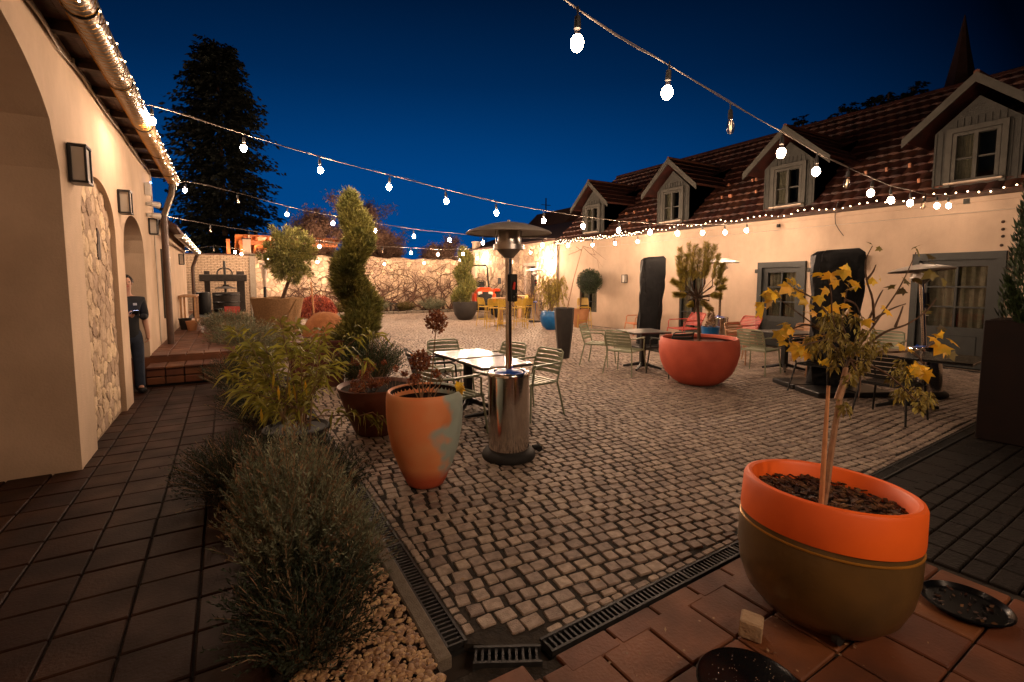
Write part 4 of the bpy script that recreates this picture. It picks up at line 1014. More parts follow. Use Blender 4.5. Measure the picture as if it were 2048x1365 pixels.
def festoon(A, B, pix, unlit, label, lit='lit_bulb'):
    """pix: photographed bulb positions, measured on the vertical plane through the two anchors A and B"""
    pts = []
    for px, py in pix:
        d = ray(px, py); ux, uy = B[0]-A[0], B[1]-A[1]
        den = ux*-d[1]+uy*d[0]; t_ = (ux*-A[1]+uy*A[0])/den; pts.append(V((d[0]*t_, d[1]*t_, CH+d[2]*t_)))
    root = T('light_string', label, 'string lights', A, 0, 'festoon light strings across the yard')
    for i, p in enumerate(pts): put_bulb(B_off if i in unlit else B_ON[lit], p, root)
    cab = [V(A)]+[p+V((0, 0, .20)) for p in pts]+[V(B)]
    fine = []
    for i in range(len(cab)-1):
        p0, p1, p2, p3 = cab[max(i-1, 0)], cab[i], cab[i+1], cab[min(i+2, len(cab)-1)]
        for k in range(4):
            t_ = k/4; fine.append(.5*((2*p1)+(p2-p0)*t_+(2*p0-5*p1+4*p2-p3)*t_*t_+(3*p1-p0-3*p2+p3)*t_**3))
    fine.append(cab[-1])
    mb = MB(); mb.tube(fine, .0042, 5)
    mb.tube([p+V((0, 0, .007*cos(i*1.1)+.006)) for i, p in enumerate(fine)], .004, 4); mb.build('cable', 'rope', root, world=True)
    return pts
S0 = [(1154, 90), (1334, 188), (1461, 258), (1562, 308), (1632, 345), (1693, 370), (1741, 388), (1782, 402), (1820, 408), (1846, 414), (1874, 413), (1897, 413)]
QB = [(x_, -2.4+.14*x_, 3.05+.010*(x_-5)**2) for x_ in (1.4, 2.4, 3.4)]
A0, B0 = (-.85, 2.0, 3.75), (12.1, 3.85, 3.36)
q0 = festoon(A0, B0, S0, {2, 5, 9}, 'light string nearest the camera running off the top of the picture', 'lit_bulb_dim')
S1 = [(305, 244), (487, 298), (641, 342), (778, 376), (893, 404), (993, 427), (1087, 443), (1166, 454), (1237, 462), (1300, 466), (1355, 468), (1405, 467), (1450, 466), (1493, 462)]
festoon((-.85, 7.85, 3.85), (12.1, 7.35, 3.30), S1, set(), 'light string starting at the middle of the left gutter, second from the camera')
S2 = [(370, 382), (477, 404), (574, 430), (666, 448), (750, 462), (828, 474), (899, 481), (966, 487), (1025, 490), (1085, 491), (1136, 492), (1185, 491), (1230, 488), (1275, 484)]
festoon((-.9, 13.4, 3.72), (12.1, 11.3, 3.30), S2, {1}, 'light string starting at the end of the left gutter, third from the camera')
S3 = [(337, 448), (421, 463), (498, 475), (572, 485), (639, 494), (704, 501), (765, 505), (822, 507), (876, 510), (926, 509), (973, 510), (1020, 508), (1061, 506)]
festoon((-1.4, 16.9, 3.6), (12.3, 17.5, 3.3), S3, {1, 2, 3, 5, 6}, 'light string passing above the juniper, fourth from the camera', 'lit_bulb_far')
S4 = [(366, 513), (428, 502), (483, 509), (536, 517), (587, 522), (635, 525), (682, 528), (725, 529), (769, 529), (848, 527), (886, 524), (920, 521), (955, 517), (987, 511)]
festoon((-1.4, 24.0, 3.2), (12.4, 24.0, 3.3), S4, {1, 10}, 'farthest light string hanging in front of the far walls', 'lit_bulb_far')


# string added out of view behind the camera, to light the foreground pots
root = T('light_string', 'unseen light string added behind the camera to light the foreground planters', 'string lights', (-.85, -2.5, 3.8), 0, 'festoon light strings across the yard')
for p in QB: put_bulb(B_ON['lit_bulb_back'], p, root)
mb = MB(); mb.tube([(-.85, -2.5, 3.8)]+[(x_, y_, z_+.2) for x_, y_, z_ in QB]+[(12.1, -.7, 3.36)], .005, 5); mb.build('cable', 'rope', root, world=True)

for b_ in (B_off, *B_ON.values()):
    for ch in list(b_.children): bpy.data.objects.remove(ch)
    bpy.data.objects.remove(b_)

# fairy lights: each string is one thing, every tiny lamp a part
mb = MB(); mb.ball((0, 0, 0), .0125, 6, 4); led_me = mb.build('lamp', 'led'); LED = led_me.data; bpy.data.objects.remove(led_me)
mb = MB(); mb.ball((0, 0, 0), .008, 5, 4); led_me = mb.build('lamp', 'led'); LEDF = led_me.data; bpy.data.objects.remove(led_me)
def fairy(pts, label, mesh, wire='cable_black'):
    root = T('fairy_lights', label, 'fairy lights', pts[0], 0, 'strings of tiny fairy lights along the eaves')
    for p in pts[:100]:
        o = bpy.data.objects.new('lamp', mesh); COL.objects.link(o); o.parent = root; o.location = V(p)-V(pts[0])
    if len(pts) > 100:
        m_ = MB()
        for p in pts[100:]: m_.ball(p, .009, 5, 4)
        o = m_.build('lamps', 'led', root, world=True); o['kind'] = 'stuff'
    m_ = MB(); m_.tube([V(p)+V((.006, 0, .006)) for p in pts], .0035, 3); m_.build('wire', wire, root, world=True)
pts = []; y = 1.2
while y < 16.9: pts.append((WX-.19+U(-.03, .02), y, EZ+.10+.035*sin(y*5)+U(-.025, .025))); y += .165
fairy(pts[:100], 'fairy lights strung along the eave of the long building on the right', LED)
pts = []; y = 16.8
k = 0
while y < 16.85: y += 1
pts = [(WX-.20+U(-.02, .02), 12+i*.085, EZ+.05+U(-.05, .05)) for i in range(58)]
fairy(pts, 'denser second run of fairy lights at the far end of the right eave', LED)
pts = []; i = 0; y = 4.7
while y < 12.5:
    a = -.25+1.25*abs(sin(i*1.13)); pts.append((-.87+.118*cos(a-.9), y, 3.80+.118*sin(a-.9)+ (.02 if a > 1 else 0))); y += .15+U(-.05, .05); i += 1
fairy(pts, 'fairy lights wound round the zinc gutter of the arched building', LEDF)
mb = MB(); hp_ = [(-.87+.116*cos(a_), 3.6+a_/6.283*.075, 3.80+.116*sin(a_) if sin(a_) < .2 else 3.80+.116*.2) for a_ in [k*pi/5 for k in range(1180)]]
mb.tube(hp_, .0028, 3, cap=False); o = mb.build('loose_wire', 'gold_line', LB, world=True)
pts = []; i = 0; y = 12.8
while y < 20.6:
    a = -.9+1.2*abs(sin(i*.9)); pts.append((-.84+.095*cos(a), y, 2.72+.095*sin(a))); y += .16; i += 1
fairy(pts, 'bright fairy lights along the gutter of the low wing', LEDF)

# ================================================================== FURNITURE
def chair(kind, paint, w_=.52, d_=.50, sh=.45, bh=.82, arm=True, rake=.10, nb=5, ns=7, r_=.012, name='garden_chair'):
    t_ = T(name, 'x', 'chair'); hw = w_/2
    m1 = MB()
    for k in range(ns):
        y = -d_/2+.05+k*(d_-.08)/(ns-1); m1.box((0, y, sh-.01*sin(pi*k/(ns-1))), (w_-.06, (d_-.08)/(ns-1)*.62, .012))
    m1.tube([(-hw+.02, -d_/2+.02, sh-.015), (hw-.02, -d_/2+.02, sh-.015), (hw-.01, d_/2, sh-.012), (-hw+.01, d_/2, sh-.012), (-hw+.02, -d_/2+.02, sh-.015)], r_, 6)
    m1.build('seat', paint, t_)
    m2 = MB()
    yb = -d_/2
    for s_ in (-1, 1): m2.tube([(s_*(hw-.02), yb+.02, sh-.02), (s_*(hw-.015), yb-rake*.5, (sh+bh)/2+.02), (s_*(hw-.03), yb-rake, bh-.02), (s_*(hw-.07), yb-rake-.01, bh)], r_, 6)
    m2.tube([(-hw+.07, yb-rake-.01, bh), (hw-.07, yb-rake-.01, bh)], r_, 6)
    for k in range(nb):
        f = (k+.6)/(nb+.15); z = sh+.06+(bh-sh-.08)*f; y = yb+.02-rake*1.15*f
        n_ = 6
        for q in range(n_):
            x0_, x1_ = -hw+.025+(w_-.05)*q/n_, -hw+.025+(w_-.05)*(q+1)/n_
            c0, c1 = -.035*sin(pi*q/n_), -.035*sin(pi*(q+1)/n_)
            hh = min(.024, (bh-sh)/nb*.3)
            m2.add([(x0_, y+c0, z-hh), (x1_, y+c1, z-hh), (x1_, y+c1-.008, z+hh), (x0_, y+c0-.008, z+hh), (x0_, y+c0-.012, z-hh), (x1_, y+c1-.012, z-hh), (x1_, y+c1-.02, z+hh), (x0_, y+c0-.02, z+hh)],
                   [(0, 3, 2, 1), (4, 5, 6, 7), (0, 1, 5, 4), (3, 7, 6, 2)])
    m2.build('backrest', paint, t_)
    for s_ in (-1, 1):
        m3 = MB(); m3.tube([(s_*(hw), d_/2-.02, sh-.02), (s_*(hw+.035), d_/2+.02, 0)], [r_*1.15, r_], 6); m3.build('leg', paint, t_)
        m3 = MB(); m3.tube([(s_*(hw-.02), yb+.02, sh-.0), (s_*(hw+.03), yb-.07, 0)], [r_*1.15, r_], 6); m3.build('leg', paint, t_)
        if arm:
            m3 = MB(); za = sh+.22
            m3.tube([(s_*(hw), d_/2-.04, sh-.01), (s_*(hw+.02), d_/2-.06, za-.03), (s_*(hw+.02), d_/2-.12, za), (s_*(hw+.015), yb+.05, za+.01), (s_*(hw-.01), yb-rake*.45, za+.01)], r_, 6)
            m3.box((s_*(hw+.02), 0, za+.012), (.04, d_*.72, .012)); m3.build('armrest', paint, t_)
    return t_
PCH = {}
def place(key, loc, rz, label, group, mk=None):
    if key not in PCH:
        PCH[key] = mk(); o = PCH[key]; o.location = loc; o.rotation_euler = (0, 0, rz); o['label'] = label
    else: o = dup(PCH[key], loc, rz, label)
    o['group'] = group; return o
GA = 'green chairs around the near pair of tables'
gc = lambda: chair('g', 'green_paint'); dc = lambda: chair('d', 'dark_paint')
def face(x, y, tx, ty): return math.atan2(ty-y, tx-x)-pi/2
place('dark', (2.33, 5.97, 0), face(2.33, 5.97, 2.9, 5.9), 'dark slatted armchair at the left end of the near pair of tables', GA, dc)
place('green', (2.14, 4.97, 0), face(2.14, 4.97, 2.8, 5.1), 'green slatted armchair directly behind the painted orange pot', GA, gc)
place('green', (2.76, 6.50, 0), face(2.76, 6.50, 2.7, 5.9), 'green slatted armchair on the far side of the near tables, facing the camera', GA)
place('green', (3.22, 5.90, 0), face(3.22, 5.90, 2.7, 5.75), 'green slatted armchair half hidden behind the pole of the near patio heater', GA)
place('green', (3.30, 5.15, 0), face(3.30, 5.15, 2.7, 5.05), 'green slatted armchair right of the shiny tank of the near patio heater', GA)
def table(loc, rz, s_, h, top, label, group=None, nm='square_table', leg='x', sy_=None):
    t_ = T(nm, label, 'table', loc, rz, group); sy_ = sy_ or s_
    m1 = MB(); m1.box((0, 0, h-.009), (s_, sy_, .014), bev=.003); o = m1.build('top', top, t_)
    m1 = MB(); m1.box((0, 0, h-.026), (s_-.006, sy_-.006, .018)); m1.build('underside', 'black_metal', t_)
    m1 = MB(); m1.box((0, 0, (h-.03)/2+.02), (.09, .09, h-.07)); m1.box((0, 0, h-.045), (.3, .3, .02)); m1.build('column', 'black_metal', t_)
    for k in range(4):
        a = pi/4+k*pi/2; m1 = MB(); m1.tube([(.03*cos(a), .03*sin(a), .10), (.18*cos(a), .18*sin(a), .06), (.38*cos(a), .38*sin(a), .018)], [.035, .03, .02], 6); m1.build('foot', 'black_metal', t_)
    return t_
TG = 'two square tables pushed together'
table((2.75, 5.86, 0), R(2), .72, .745, 'table_top', 'farther of the two square tables pushed together behind the near patio heater', TG, sy_=.70)
table((2.77, 5.155, 0), R(1), .68, .735, 'table_top', 'nearer of the two square tables pushed together behind the near patio heater', TG, sy_=.70)
# the table left of the salmon pot
table((7.0, 6.86, 0), R(-17), .78, .745, 'table_dark', 'dark square table left of the salmon bowl planter')
GB = 'green chairs around the table left of the salmon planter'
place('green', (6.55, 7.62, 0), face(6.55, 7.62, 7.0, 6.9), 'pale green chair on the far left side of the table by the salmon planter', GB)
place('green', (6.32, 6.62, 0), face(6.32, 6.62, 7.0, 6.86), 'pale green chair in front of the table by the salmon planter, back towards the camera', GB)
place('dark', (6.92, 6.12, 0), face(6.92, 6.12, 7.0, 6.9), 'dark chair squeezed between the table and the salmon bowl planter', GB)
# the table right of the salmon pot
table((9.25, 5.35, 0), R(-12), .85, .745, 'table_dark', 'dark square table between the salmon planter and the second parasol')
GC = 'chairs around the table right of the salmon planter'
place('green', (8.52, 5.42, 0), face(8.52, 5.42, 9.25, 5.5), 'green slatted armchair with its back to the camera just right of the salmon planter', GC)
tc_ = lambda: chair('t', 'tan_paint')
place('tan', (9.35, 6.25, 0), face(9.35, 6.25, 9.25, 5.35), 'tan slatted chair behind the green armchair right of the salmon planter', GC, tc_)
place('tan', (10.1, 5.5, 0), face(10.1, 5.5, 9.25, 5.35), 'tan slatted chair on the far side of the table near the second parasol', GC)
place('tan', (9.15, 4.45, 0), face(9.15, 4.45, 9.25, 5.35), 'tan slatted chair beside the foot of the second parasol', GC)
# low lounge chairs along the wall
lc = lambda p: (lambda: chair('l', p, .66, .60, .38, .80, True, .22, 9, 8, .014, 'lounge_chair'))
GD = 'low slatted lounge chairs along the wall'
def atx(px, X): d = ray(px, 600); return (X, X*d[1]/d[0], 0)
place('lo', atx(1277, 11.3), R(70), 'orange lounge chair left of the covered parasol', GD, lc('orange_paint'))
place('lr', atx(1368, 11.2), R(78), 'red lounge chair between the covered parasol and the salmon planter', GD, lc('red_paint'))
place('lr', atx(1476, 11.2), R(80), 'red lounge chair left of the grey glazed door', GD)
# dark furniture in the right corner
o = table((7.85, 2.85, 0), R(6), .9, .74, 'black_gloss', 'black table in the dark right corner below the nearest glazed door', nm='dark_table', sy_=1.4)
GE = 'dark chairs in the right corner'
bc = lambda: chair('b', 'black_metal')
place('black', (7.1, 2.75, 0), R(-90), 'black chair in the dark at the left side of the black corner table', GE, bc)
place('black', (7.8, 3.95, 0), R(180), 'black chair behind the black corner table next to the nearest right heater', GE)
place('green', (9.75, 3.95, 0), R(100), 'green slatted chair behind the hanging foliage left of the nearest right heater', GE)

# bar stools and high tables
def stool():
    t_ = chair('s', 'yellow_paint', .44, .42, .76, 1.08, False, .06, 5, 6, .013, 'bar_stool'); t_['category'] = 'bar stool'
    m_ = MB(); hw = .235
    for z, e_ in ((.26, .012), ): m_.tube([(-hw, .225, z), (hw, .225, z), (hw, -.24, z), (-hw, -.24, z), (-hw, .225, z)], .011, 6)
    m_.build('foot_rail', 'yellow_paint', t_); return t_
def hightable(loc, label):
    t_ = T('high_table', label, 'bar table', loc, 0, 'round high tables')
    m1 = MB(); m1.lathe([(.001, 1.05), (.36, 1.05), (.37, 1.06), (.36, 1.075), (.001, 1.075)], n=28); m1.build('top', 'wood_pale', t_)
    m1 = MB(); m1.lathe([(.10, .03), (.10, 1.05)], n=14); m1.build('column', 'wood_pale', t_)
    m1 = MB(); m1.lathe([(.26, 0), (.26, .025), (.05, .04)], n=24); m1.build('base', 'steel_dull', t_)
GS = 'yellow bar stools around the high tables'
ha = G(1006, 652); hb = G(1042, 640)
hightable((ha[0], ha[1]+.2, 0), 'round high table among the yellow bar stools, nearer one')
hightable((hb[0]+.1, hb[1]+.3, 0), 'round high table among the yellow bar stools, farther one')
for i, (px, py, f, lb) in enumerate(((972, 652, 0, 'leftmost yellow bar stool beside the black bowl planter'), (990, 657, .1, 'yellow bar stool with its back to the camera in front of the nearer high table'),
        (1009, 661, .3, 'yellow bar stool just left of the near patio heater pole'), (1038, 657, .6, 'yellow bar stool just right of the near patio heater pole'),
        (1050, 653, .8, 'yellow bar stool in front of the farther high table beside the far patio heater'), (1059, 636, 2.5, 'yellow bar stool behind the far patio heater'))):
    g_ = G(px, py); place('stool', (g_[0], g_[1], 0), face(g_[0], g_[1], ha[0]+.3+f*.5, ha[1]+.5), lb, GS, stool)
g_ = G(1167, 655); place('stool', (g_[0], g_[1], 0), R(150), 'yellow bar stool standing alone between the blue pot and the terracotta pot', GS)

# patio heaters
def heater(loc, rz, label):
    t_ = T('patio_heater', label, 'patio heater', loc, rz, 'stainless patio heaters with dish tops')
    m1 = MB(); m1.lathe([(.255, 0), (.262, .02), (.255, .05), (.235, .075), (.2, .085), (.15, .09)], n=36); m1.build('base', 'black_rubber', t_, smooth=True)
    for a in (.15, -.5):
        m1 = MB(); m1.tube([(.26*cos(a)-.01*sin(a), .26*sin(a), .05), (.33*cos(a), .33*sin(a), .05)], .025, 8); m1.tube([(.33*cos(a)+.018*sin(a), .33*sin(a)-.018*cos(a), .03), (.33*cos(a)-.018*sin(a), .33*sin(a)+.018*cos(a), .03)], .03, 12); m1.build('castor', 'black_rubber', t_, smooth=True)
    m1 = MB(); m1.lathe([(.196, .085), (.198, .10), (.198, .80), (.206, .805), (.206, .825), (.196, .84), (.16, .843), (.158, .72), (.001, .72)], n=48); m1.build('tank_housing', 'steel', t_, smooth=True)
    m1 = MB(); m1.ball((0, 0, .815), .150, 20, 8, .32); m1.tube([(.05, .02, .82), (.09, .04, .87)], .02, 8); m1.build('gas_bottle', 'blue_plastic', t_, smooth=True)
    m1 = MB(); m1.tube([(0, 0, .80), (0, 0, 1.60)], .030, 16); m1.tube([(0, 0, 1.60), (0, 0, 1.97)], .036, 16); m1.build('pole', 'steel', t_, smooth=True)
    m1 = MB(); m1.box((0, -.045, 1.64), (.10, .05, .26), bev=.008); o = m1.build('control_box', 'black_metal', t_)
    m1 = MB(); m1.box((-.012, -.074, 1.66), (.028, .006, .07), ry=.25); m1.build('warning_sticker', 'red_sticker', o)
    m1 = MB(); m1.tube([(.018, -.07, 1.58), (.018, -.085, 1.58)], .012, 10); m1.tube([(-.02, -.07, 1.56), (-.02, -.082, 1.56)], .008, 8); m1.build('knob', 'steel_dull', o)
    m1 = MB(); m1.lathe([(.04, 1.92), (.10, 1.98), (.115, 2.0), (.115, 2.07), (.105, 2.075), (.10, 2.19), (.001, 2.19)], n=28); m1.build('burner', 'steel_dull', t_, smooth=True)
    m1 = MB(); m1.lathe([(.117, 2.0), (.145, 2.0), (.145, 2.045), (.117, 2.045)], n=28)
    for k in range(3): a = k*2.1+.6; m1.tube([(.13*cos(a), .13*sin(a), 2.02), (.14*cos(a), .14*sin(a), 2.20)], .006, 4)
    m1.build('burner_ring', 'steel_dull', t_, smooth=True)
    m1 = MB(); m1.lathe([(.40, 2.145), (.405, 2.15), (.39, 2.165), (.30, 2.20), (.18, 2.235), (.08, 2.252), (.001, 2.258)], n=56); m1.lathe([(.39, 2.158), (.30, 2.192), (.18, 2.227), (.001, 2.25)], n=56)
    m1.tube([(0, 0, 2.25), (0, 0, 2.275)], .014, 8); m1.build('reflector', 'reflector', t_, smooth=True)
    return t_
H0 = heater((2.31, 4.0, 0), R(22), 'patio heater in the centre foreground with a blue gas bottle inside its shiny tank')
dup(H0, (11.15, 17.1, 0), R(10), 'patio heater far away beside the yellow bar stools and the bright doorway')
def hp(px, py): g_ = G(px, py, 2.17); return (g_[0], g_[1], 0)
dup(H0, (10.3, 7.59, 0), R(40), 'patio heater behind the salmon planter and its pine, against the wall')
h3 = dup(H0, (8.95, 3.02, 0), R(60), 'patio heater in front of the wide dark door at the right'); h3.scale = (1, 1, .87); h3.rotation_euler = (R(-2), R(5), R(60))
# closed stand heater behind the wrapped planter
t_ = T('closed_heater', 'dark post with pale ringed head behind the jute wrapped planter', 'lamp post', (1.0, 16.6, 0))
zz = ZH(547, 527, 1.0, 16.6)
mb = MB(); mb.tube([(0, 0, 0), (0, 0, zz-.7)], .045, 8); mb.build('post', 'black_metal', t_)
mb = MB(); mb.lathe([(.06, zz-.72), (.06, zz-.5), (.045, zz-.5), (.045, zz-.46), (.075, zz-.44), (.075, zz-.12), (.05, zz-.1), (.05, zz-.06), (.12, zz-.06), (.12, zz)], n=16); mb.build('head', 'sill_pale', t_)

# covered parasols
def covered(loc, h, lean, wt, wb, rz, label, base=True):
    t_ = T('covered_parasol', label, 'parasol', loc, rz, 'closed parasols in black covers')
    mb = MB(); n_, m_ = 28, 34; prof = []
    for i in range(m_+1):
        f = i/m_; z = .08+(h-.08)*f
        w_ = wb+(wt-wb)*min(1, f*1.25); w_ *= 1 if f < .96 else math.sqrt(max(.0, 1-((f-.96)/.041)**2))*.3+.7
        ring = []
        for k in range(n_):
            a = 2*pi*k/n_; fold = 1+.10*sin(a*5+z*2.3+.6*sin(z*4))+.05*sin(a*11-z*5)+.03*sin(z*9+a*3)
            ex = abs(cos(a))**.6*(1 if cos(a) > 0 else -1); ey = abs(sin(a))**.6*(1 if sin(a) > 0 else -1)
            ring.append((ex*w_*fold+lean*f*h, ey*w_*.42*fold, z+(.02*cos(a) if f > .9 else 0)))
        mb.v += ring
    mb.f += [(i*n_+k, i*n_+(k+1) % n_, (i+1)*n_+(k+1) % n_, (i+1)*n_+k) for i in range(m_) for k in range(n_)]+[tuple(range(m_*n_, (m_+1)*n_))]
    mb.build('cover', 'black_cover', t_, smooth=True)
    if base:
        for q in range(4):
            a = q*pi/2+.3; mb = MB(); mb.box((.30*cos(a)-.30*sin(a), .30*sin(a)+.30*cos(a), .04), (.56, .56, .08), rz=a, bev=.012); mb.build('base_slab', 'black_metal', t_)
    return t_
covered((9.45, 9.1, 0), ZH(1332, 514, 9.6, 9.1), .055, .30, .27, -YAW, 'parasol in a black cover leaning slightly in front of the tall curtained window')
covered((8.15, 3.98, 0), 2.19, .015, .335, .30, -YAW-.25, 'parasol in a black cover on a dark slab base behind the yellow leaved sapling')

# ================================================================== POTS AND PLANTS
random.seed(11)
FW = V((sin(YAW), cos(YAW), 0)); RT = V((cos(YAW), -sin(YAW), 0))
def AT(px, py, D, dd=0):
    """point seen at a pixel of the photo, D metres in front of the lens"""
    d = V(ray(px, py)); return V((0, 0, CH))+d*(D+dd)
# --- the big olive and orange pot with its sapling
bp_ = G(1645, 1217); BP = V((bp_[0]-.035, bp_[1]+.01, 0))
t_ = T('planter', 'large olive pot with a glowing orange rim and a gold line in the right foreground', 'planter', BP, 0)
t_.rotation_euler = (0, R(4.5), 0); t_.scale = (1.13, 1.13, 1.05)
mb = MB(); mb.lathe([(.19, .012), (.245, .03), (.305, .10), (.338, .19), (.353, .29), (.354, .39), (.345, .452)], n=96); mb.build('body', 'pot_olive', t_, smooth=True)
mb = MB(); mb.lathe([(.350, .418), (.3545, .421), (.3545, .426), (.348, .429)], n=96); mb.build('gold_line', 'gold_line', t_, smooth=True)
mb = MB(); mb.lathe([(.338, .448), (.352, .452), (.354, .47), (.350, .615), (.343, .632), (.330, .638), (.316, .632), (.309, .615), (.300, .54), (.29, .50)], n=96); mb.build('rim', 'pot_orange', t_, smooth=True)
mb = MB(); n_ = 30
for i in range(n_):
    for j in range(48):
        pass
prof = [(.001, .548), (.08, .552), (.16, .545), (.24, .55), (.303, .54)]
mb.lathe(prof, n=40, wob=.0); mb.build('soil', 'soil', t_, smooth=True)
mb = MB()
for k in range(520):
    a = U(0, 2*pi); r_ = .295*math.sqrt(rnd()); d = rdir(-.35, .35)*U(.012, .032)
    mb.box((r_*cos(a), r_*sin(a), .556+U(0, .012)), (U(.018, .05), U(.008, .02), U(.003, .008)), rz=U(0, 6), rx=U(-.5, .5), ry=U(-.5, .5))
o = mb.build('bark_mulch', 'bark_chip', t_); o['kind'] = 'stuff'
mb = MB(); mb.box((-.02, -.26, .572), (.15, .025, .008), rz=-.25, rx=.2); tag(mb.build('wood_label', 'wood_pale', None), 'pale wooden plant label lying on the mulch of the orange rimmed pot', 'plant label'); bpy.data.objects['wood_label'].location = BP
for k, (dx, dy) in enumerate(((-.17, -.17), (.19, -.13), (0, .2))):
    mb = MB(); mb.tube([(dx, dy-.012, .035), (dx, dy+.012, .035)], .035, 14); mb.build('castor', 'black_rubber', t_)
D0 = BP.dot(FW)
SP = T('sapling', 'yellow leaved sapling on a thin trunk growing from the orange rimmed pot', 'tree', (BP.x, BP.y, .55))
def spl(pix, r0, r1, mb, n=6):
    pts = [AT(p[0], p[1], D0, p[2] if len(p) > 2 else 0) for p in pix]
    k = len(pts)-1; out = []
    for i in range(k):
        p0, p1, p2, p3 = pts[max(i-1, 0)], pts[i], pts[i+1], pts[min(i+2, k)]
        for q in range(4):
            t_ = q/4; out.append(.5*((2*p1)+(p2-p0)*t_+(2*p0-5*p1+4*p2-p3)*t_*t_+(3*p1-p0-3*p2+p3)*t_**3))
    out.append(pts[-1]); L = len(out)-1
    mb.tube(out, [r0+(r1-r0)*i/L+U(-.0006, .0006) for i in range(L+1)], n)
mb = MB(); spl([(1645, 1020), (1655, 960), (1663, 900), (1674, 830), (1683, 775), (1692, 735)], .016, .012, mb, 8)
spl([(1676, 800), (1690, 760), (1700, 750)], .018, .014, mb, 7); mb.build('trunk', 'bark_pale', SP, world=True, smooth=True)
mb = MB()
BR = [[(1690, 740), (1672, 700, .05), (1640, 660, .1), (1615, 640, .12), (1560, 600, .18)], [(1690, 740), (1680, 690), (1665, 640, -.05), (1662, 590, -.08), (1655, 550, -.1)],
      [(1692, 735), (1700, 690, .05), (1685, 650, .08), (1690, 600, .1), (1700, 560, .12)], [(1692, 735), (1720, 690), (1748, 650, .05), (1790, 590, .1), (1812, 550, .12), (1832, 505, .15)],
      [(1748, 650, .05), (1745, 600), (1733, 560), (1732, 520), (1745, 492)], [(1738, 640, .03), (1755, 600, .06), (1766, 580, .08)], [(1735, 648), (1780, 620, -.05), (1812, 608, -.08)],
      [(1722, 700), (1770, 665, -.06), (1812, 650, -.1), (1850, 625, -.12), (1873, 597, -.14)], [(1790, 655, -.06), (1800, 630, -.06), (1806, 612, -.05)],
      [(1640, 660, .1), (1610, 650, .12), (1570, 665, .15)], [(1665, 640, -.05), (1630, 600, -.1), (1590, 578, -.14)], [(1700, 700), (1660, 680, -.1), (1610, 690, -.16)],
      [(1700, 720), (1760, 740, -.1), (1800, 770, -.15), (1830, 800, -.18)], [(1700, 720), (1720, 760, -.05), (1716, 800, -.08)], [(1720, 705), (1780, 705, .05), (1840, 700, .08), (1870, 680, .1)], [(1733, 560), (1745, 545), (1752, 530)],
      [(1690, 600, .1), (1712, 610, .12), (1725, 640, .1)], [(1820, 700, .07), (1838, 715, .06), (1845, 728, .05)]]
for b_ in BR: spl(b_, .007, .0022, mb, 5)
mb.build('branches', 'bark', SP, world=True, smooth=True)
def maple(mb, p, s, nrm, up):
    nrm = nrm.normalized(); u_ = (up-nrm*up.dot(nrm)).normalized(); w_ = nrm.cross(u_)
    prof = [(0, -.05), (.20, .0), (.50, -.08), (.40, .20), (.56, .55), (.30, .50), (0, 1.05), (-.30, .50), (-.56, .55), (-.40, .20), (-.50, -.08), (-.20, .0)]
    vs = [p+u_*(y*s)+w_*(x*s)+nrm*(-.42*s*(x*x+y*y*.5)+U(-.04, .04)*s) for x, y in prof]
    c_ = p+u_*(.2*s); k = len(mb.v); mb.add([c_]+vs, [(0, i+1, (i+1) % 12+1) for i in range(12)])
mb = MB()
LV = [(1522, 612, .08), (1548, 585, .075), (1580, 572, .07), (1600, 580, .06), (1612, 600, .05), (1640, 546, .05), (1665, 549, .055), (1688, 540, .06), (1702, 560, .06), (1695, 580, .045), (1655, 580, .05), (1636, 592, .05),
      (1660, 618, .07), (1700, 618, .06), (1622, 628, .05), (1560, 662, .07), (1582, 656, .06), (1596, 690, .085), (1604, 700, .06), (1540, 600, .05), (1590, 560, .045), (1890, 690, .08), (1868, 676, .06), (1845, 735, .085), (1853, 742, .06), (1620, 676, .05), (1672, 560, .045), (1640, 670, .045), (1570, 684, .05)]
for x, y, s_ in LV+[(1730, 640, .05), (1715, 700, .05), (1770, 620, .045), (1655, 640, .05), (1750, 560, .045), (1805, 690, .05), (1648, 720, .045)]:
    for q in range(3 if s_ > .05 else 2):
        p = AT(x+U(-14, 14)*(q > 0), y+U(-12, 12)*(q > 0), D0, U(-.15, .15))
        maple(mb, p, s_*(1.0 if q == 0 else U(.5, .85)), (V((0, 0, U(.2, 1)))-FW*U(.2, .9)+rdir()*.6), RT*U(-1, .8)+V((0, 0, U(-1.2, -.2)))+FW*U(-.5, .5))
mb.build('yellow_leaves', 'leaf_yellow', SP, world=True)
mb = MB()
for x, y, s_ in [(1742, 487, .035), (1762, 496, .035), (1835, 500, .06), (1855, 512, .06), (1870, 528, .05), (1826, 496, .05), (1808, 560, .06), (1790, 572, .06), (1830, 556, .07), (1868, 545, .08), (1885, 565, .06), (1810, 580, .05), (1848, 625, .05), (1865, 612, .05), (1888, 655, .06), (1900, 705, .06), (1690, 676, .05), (1675, 700, .05)]:
    maple(mb, AT(x, y, D0, U(-.1, .15)), s_*.8, (V((0, 0, U(.3, 1)))-FW*U(.1, .8)+rdir()*.5), RT*U(-1, 1)+V((0, 0, U(-.8, .2))))
mb.build('olive_leaves', 'leaf_olive', SP, world=True)
mb = MB(); rg = random.Random(4)
for k in range(36):
    f = rg.random(); x = 1630+f*225+rg.uniform(-25, 25); y = 650+f*f*150+rg.uniform(-38, 36)
    if k > 31: x = rg.uniform(1655, 1715); y = rg.uniform(690, 800)
    c_ = AT(x, y, D0, rg.uniform(-.2, .15))
    for q in range(46):
        d = rdir(-1, .6); mb.blade(c_+d*U(.0, .022)+V((0, 0, -U(0, .05))), d*U(.012, .030)+V((0, 0, -.008)), U(.003, .0075), .5)
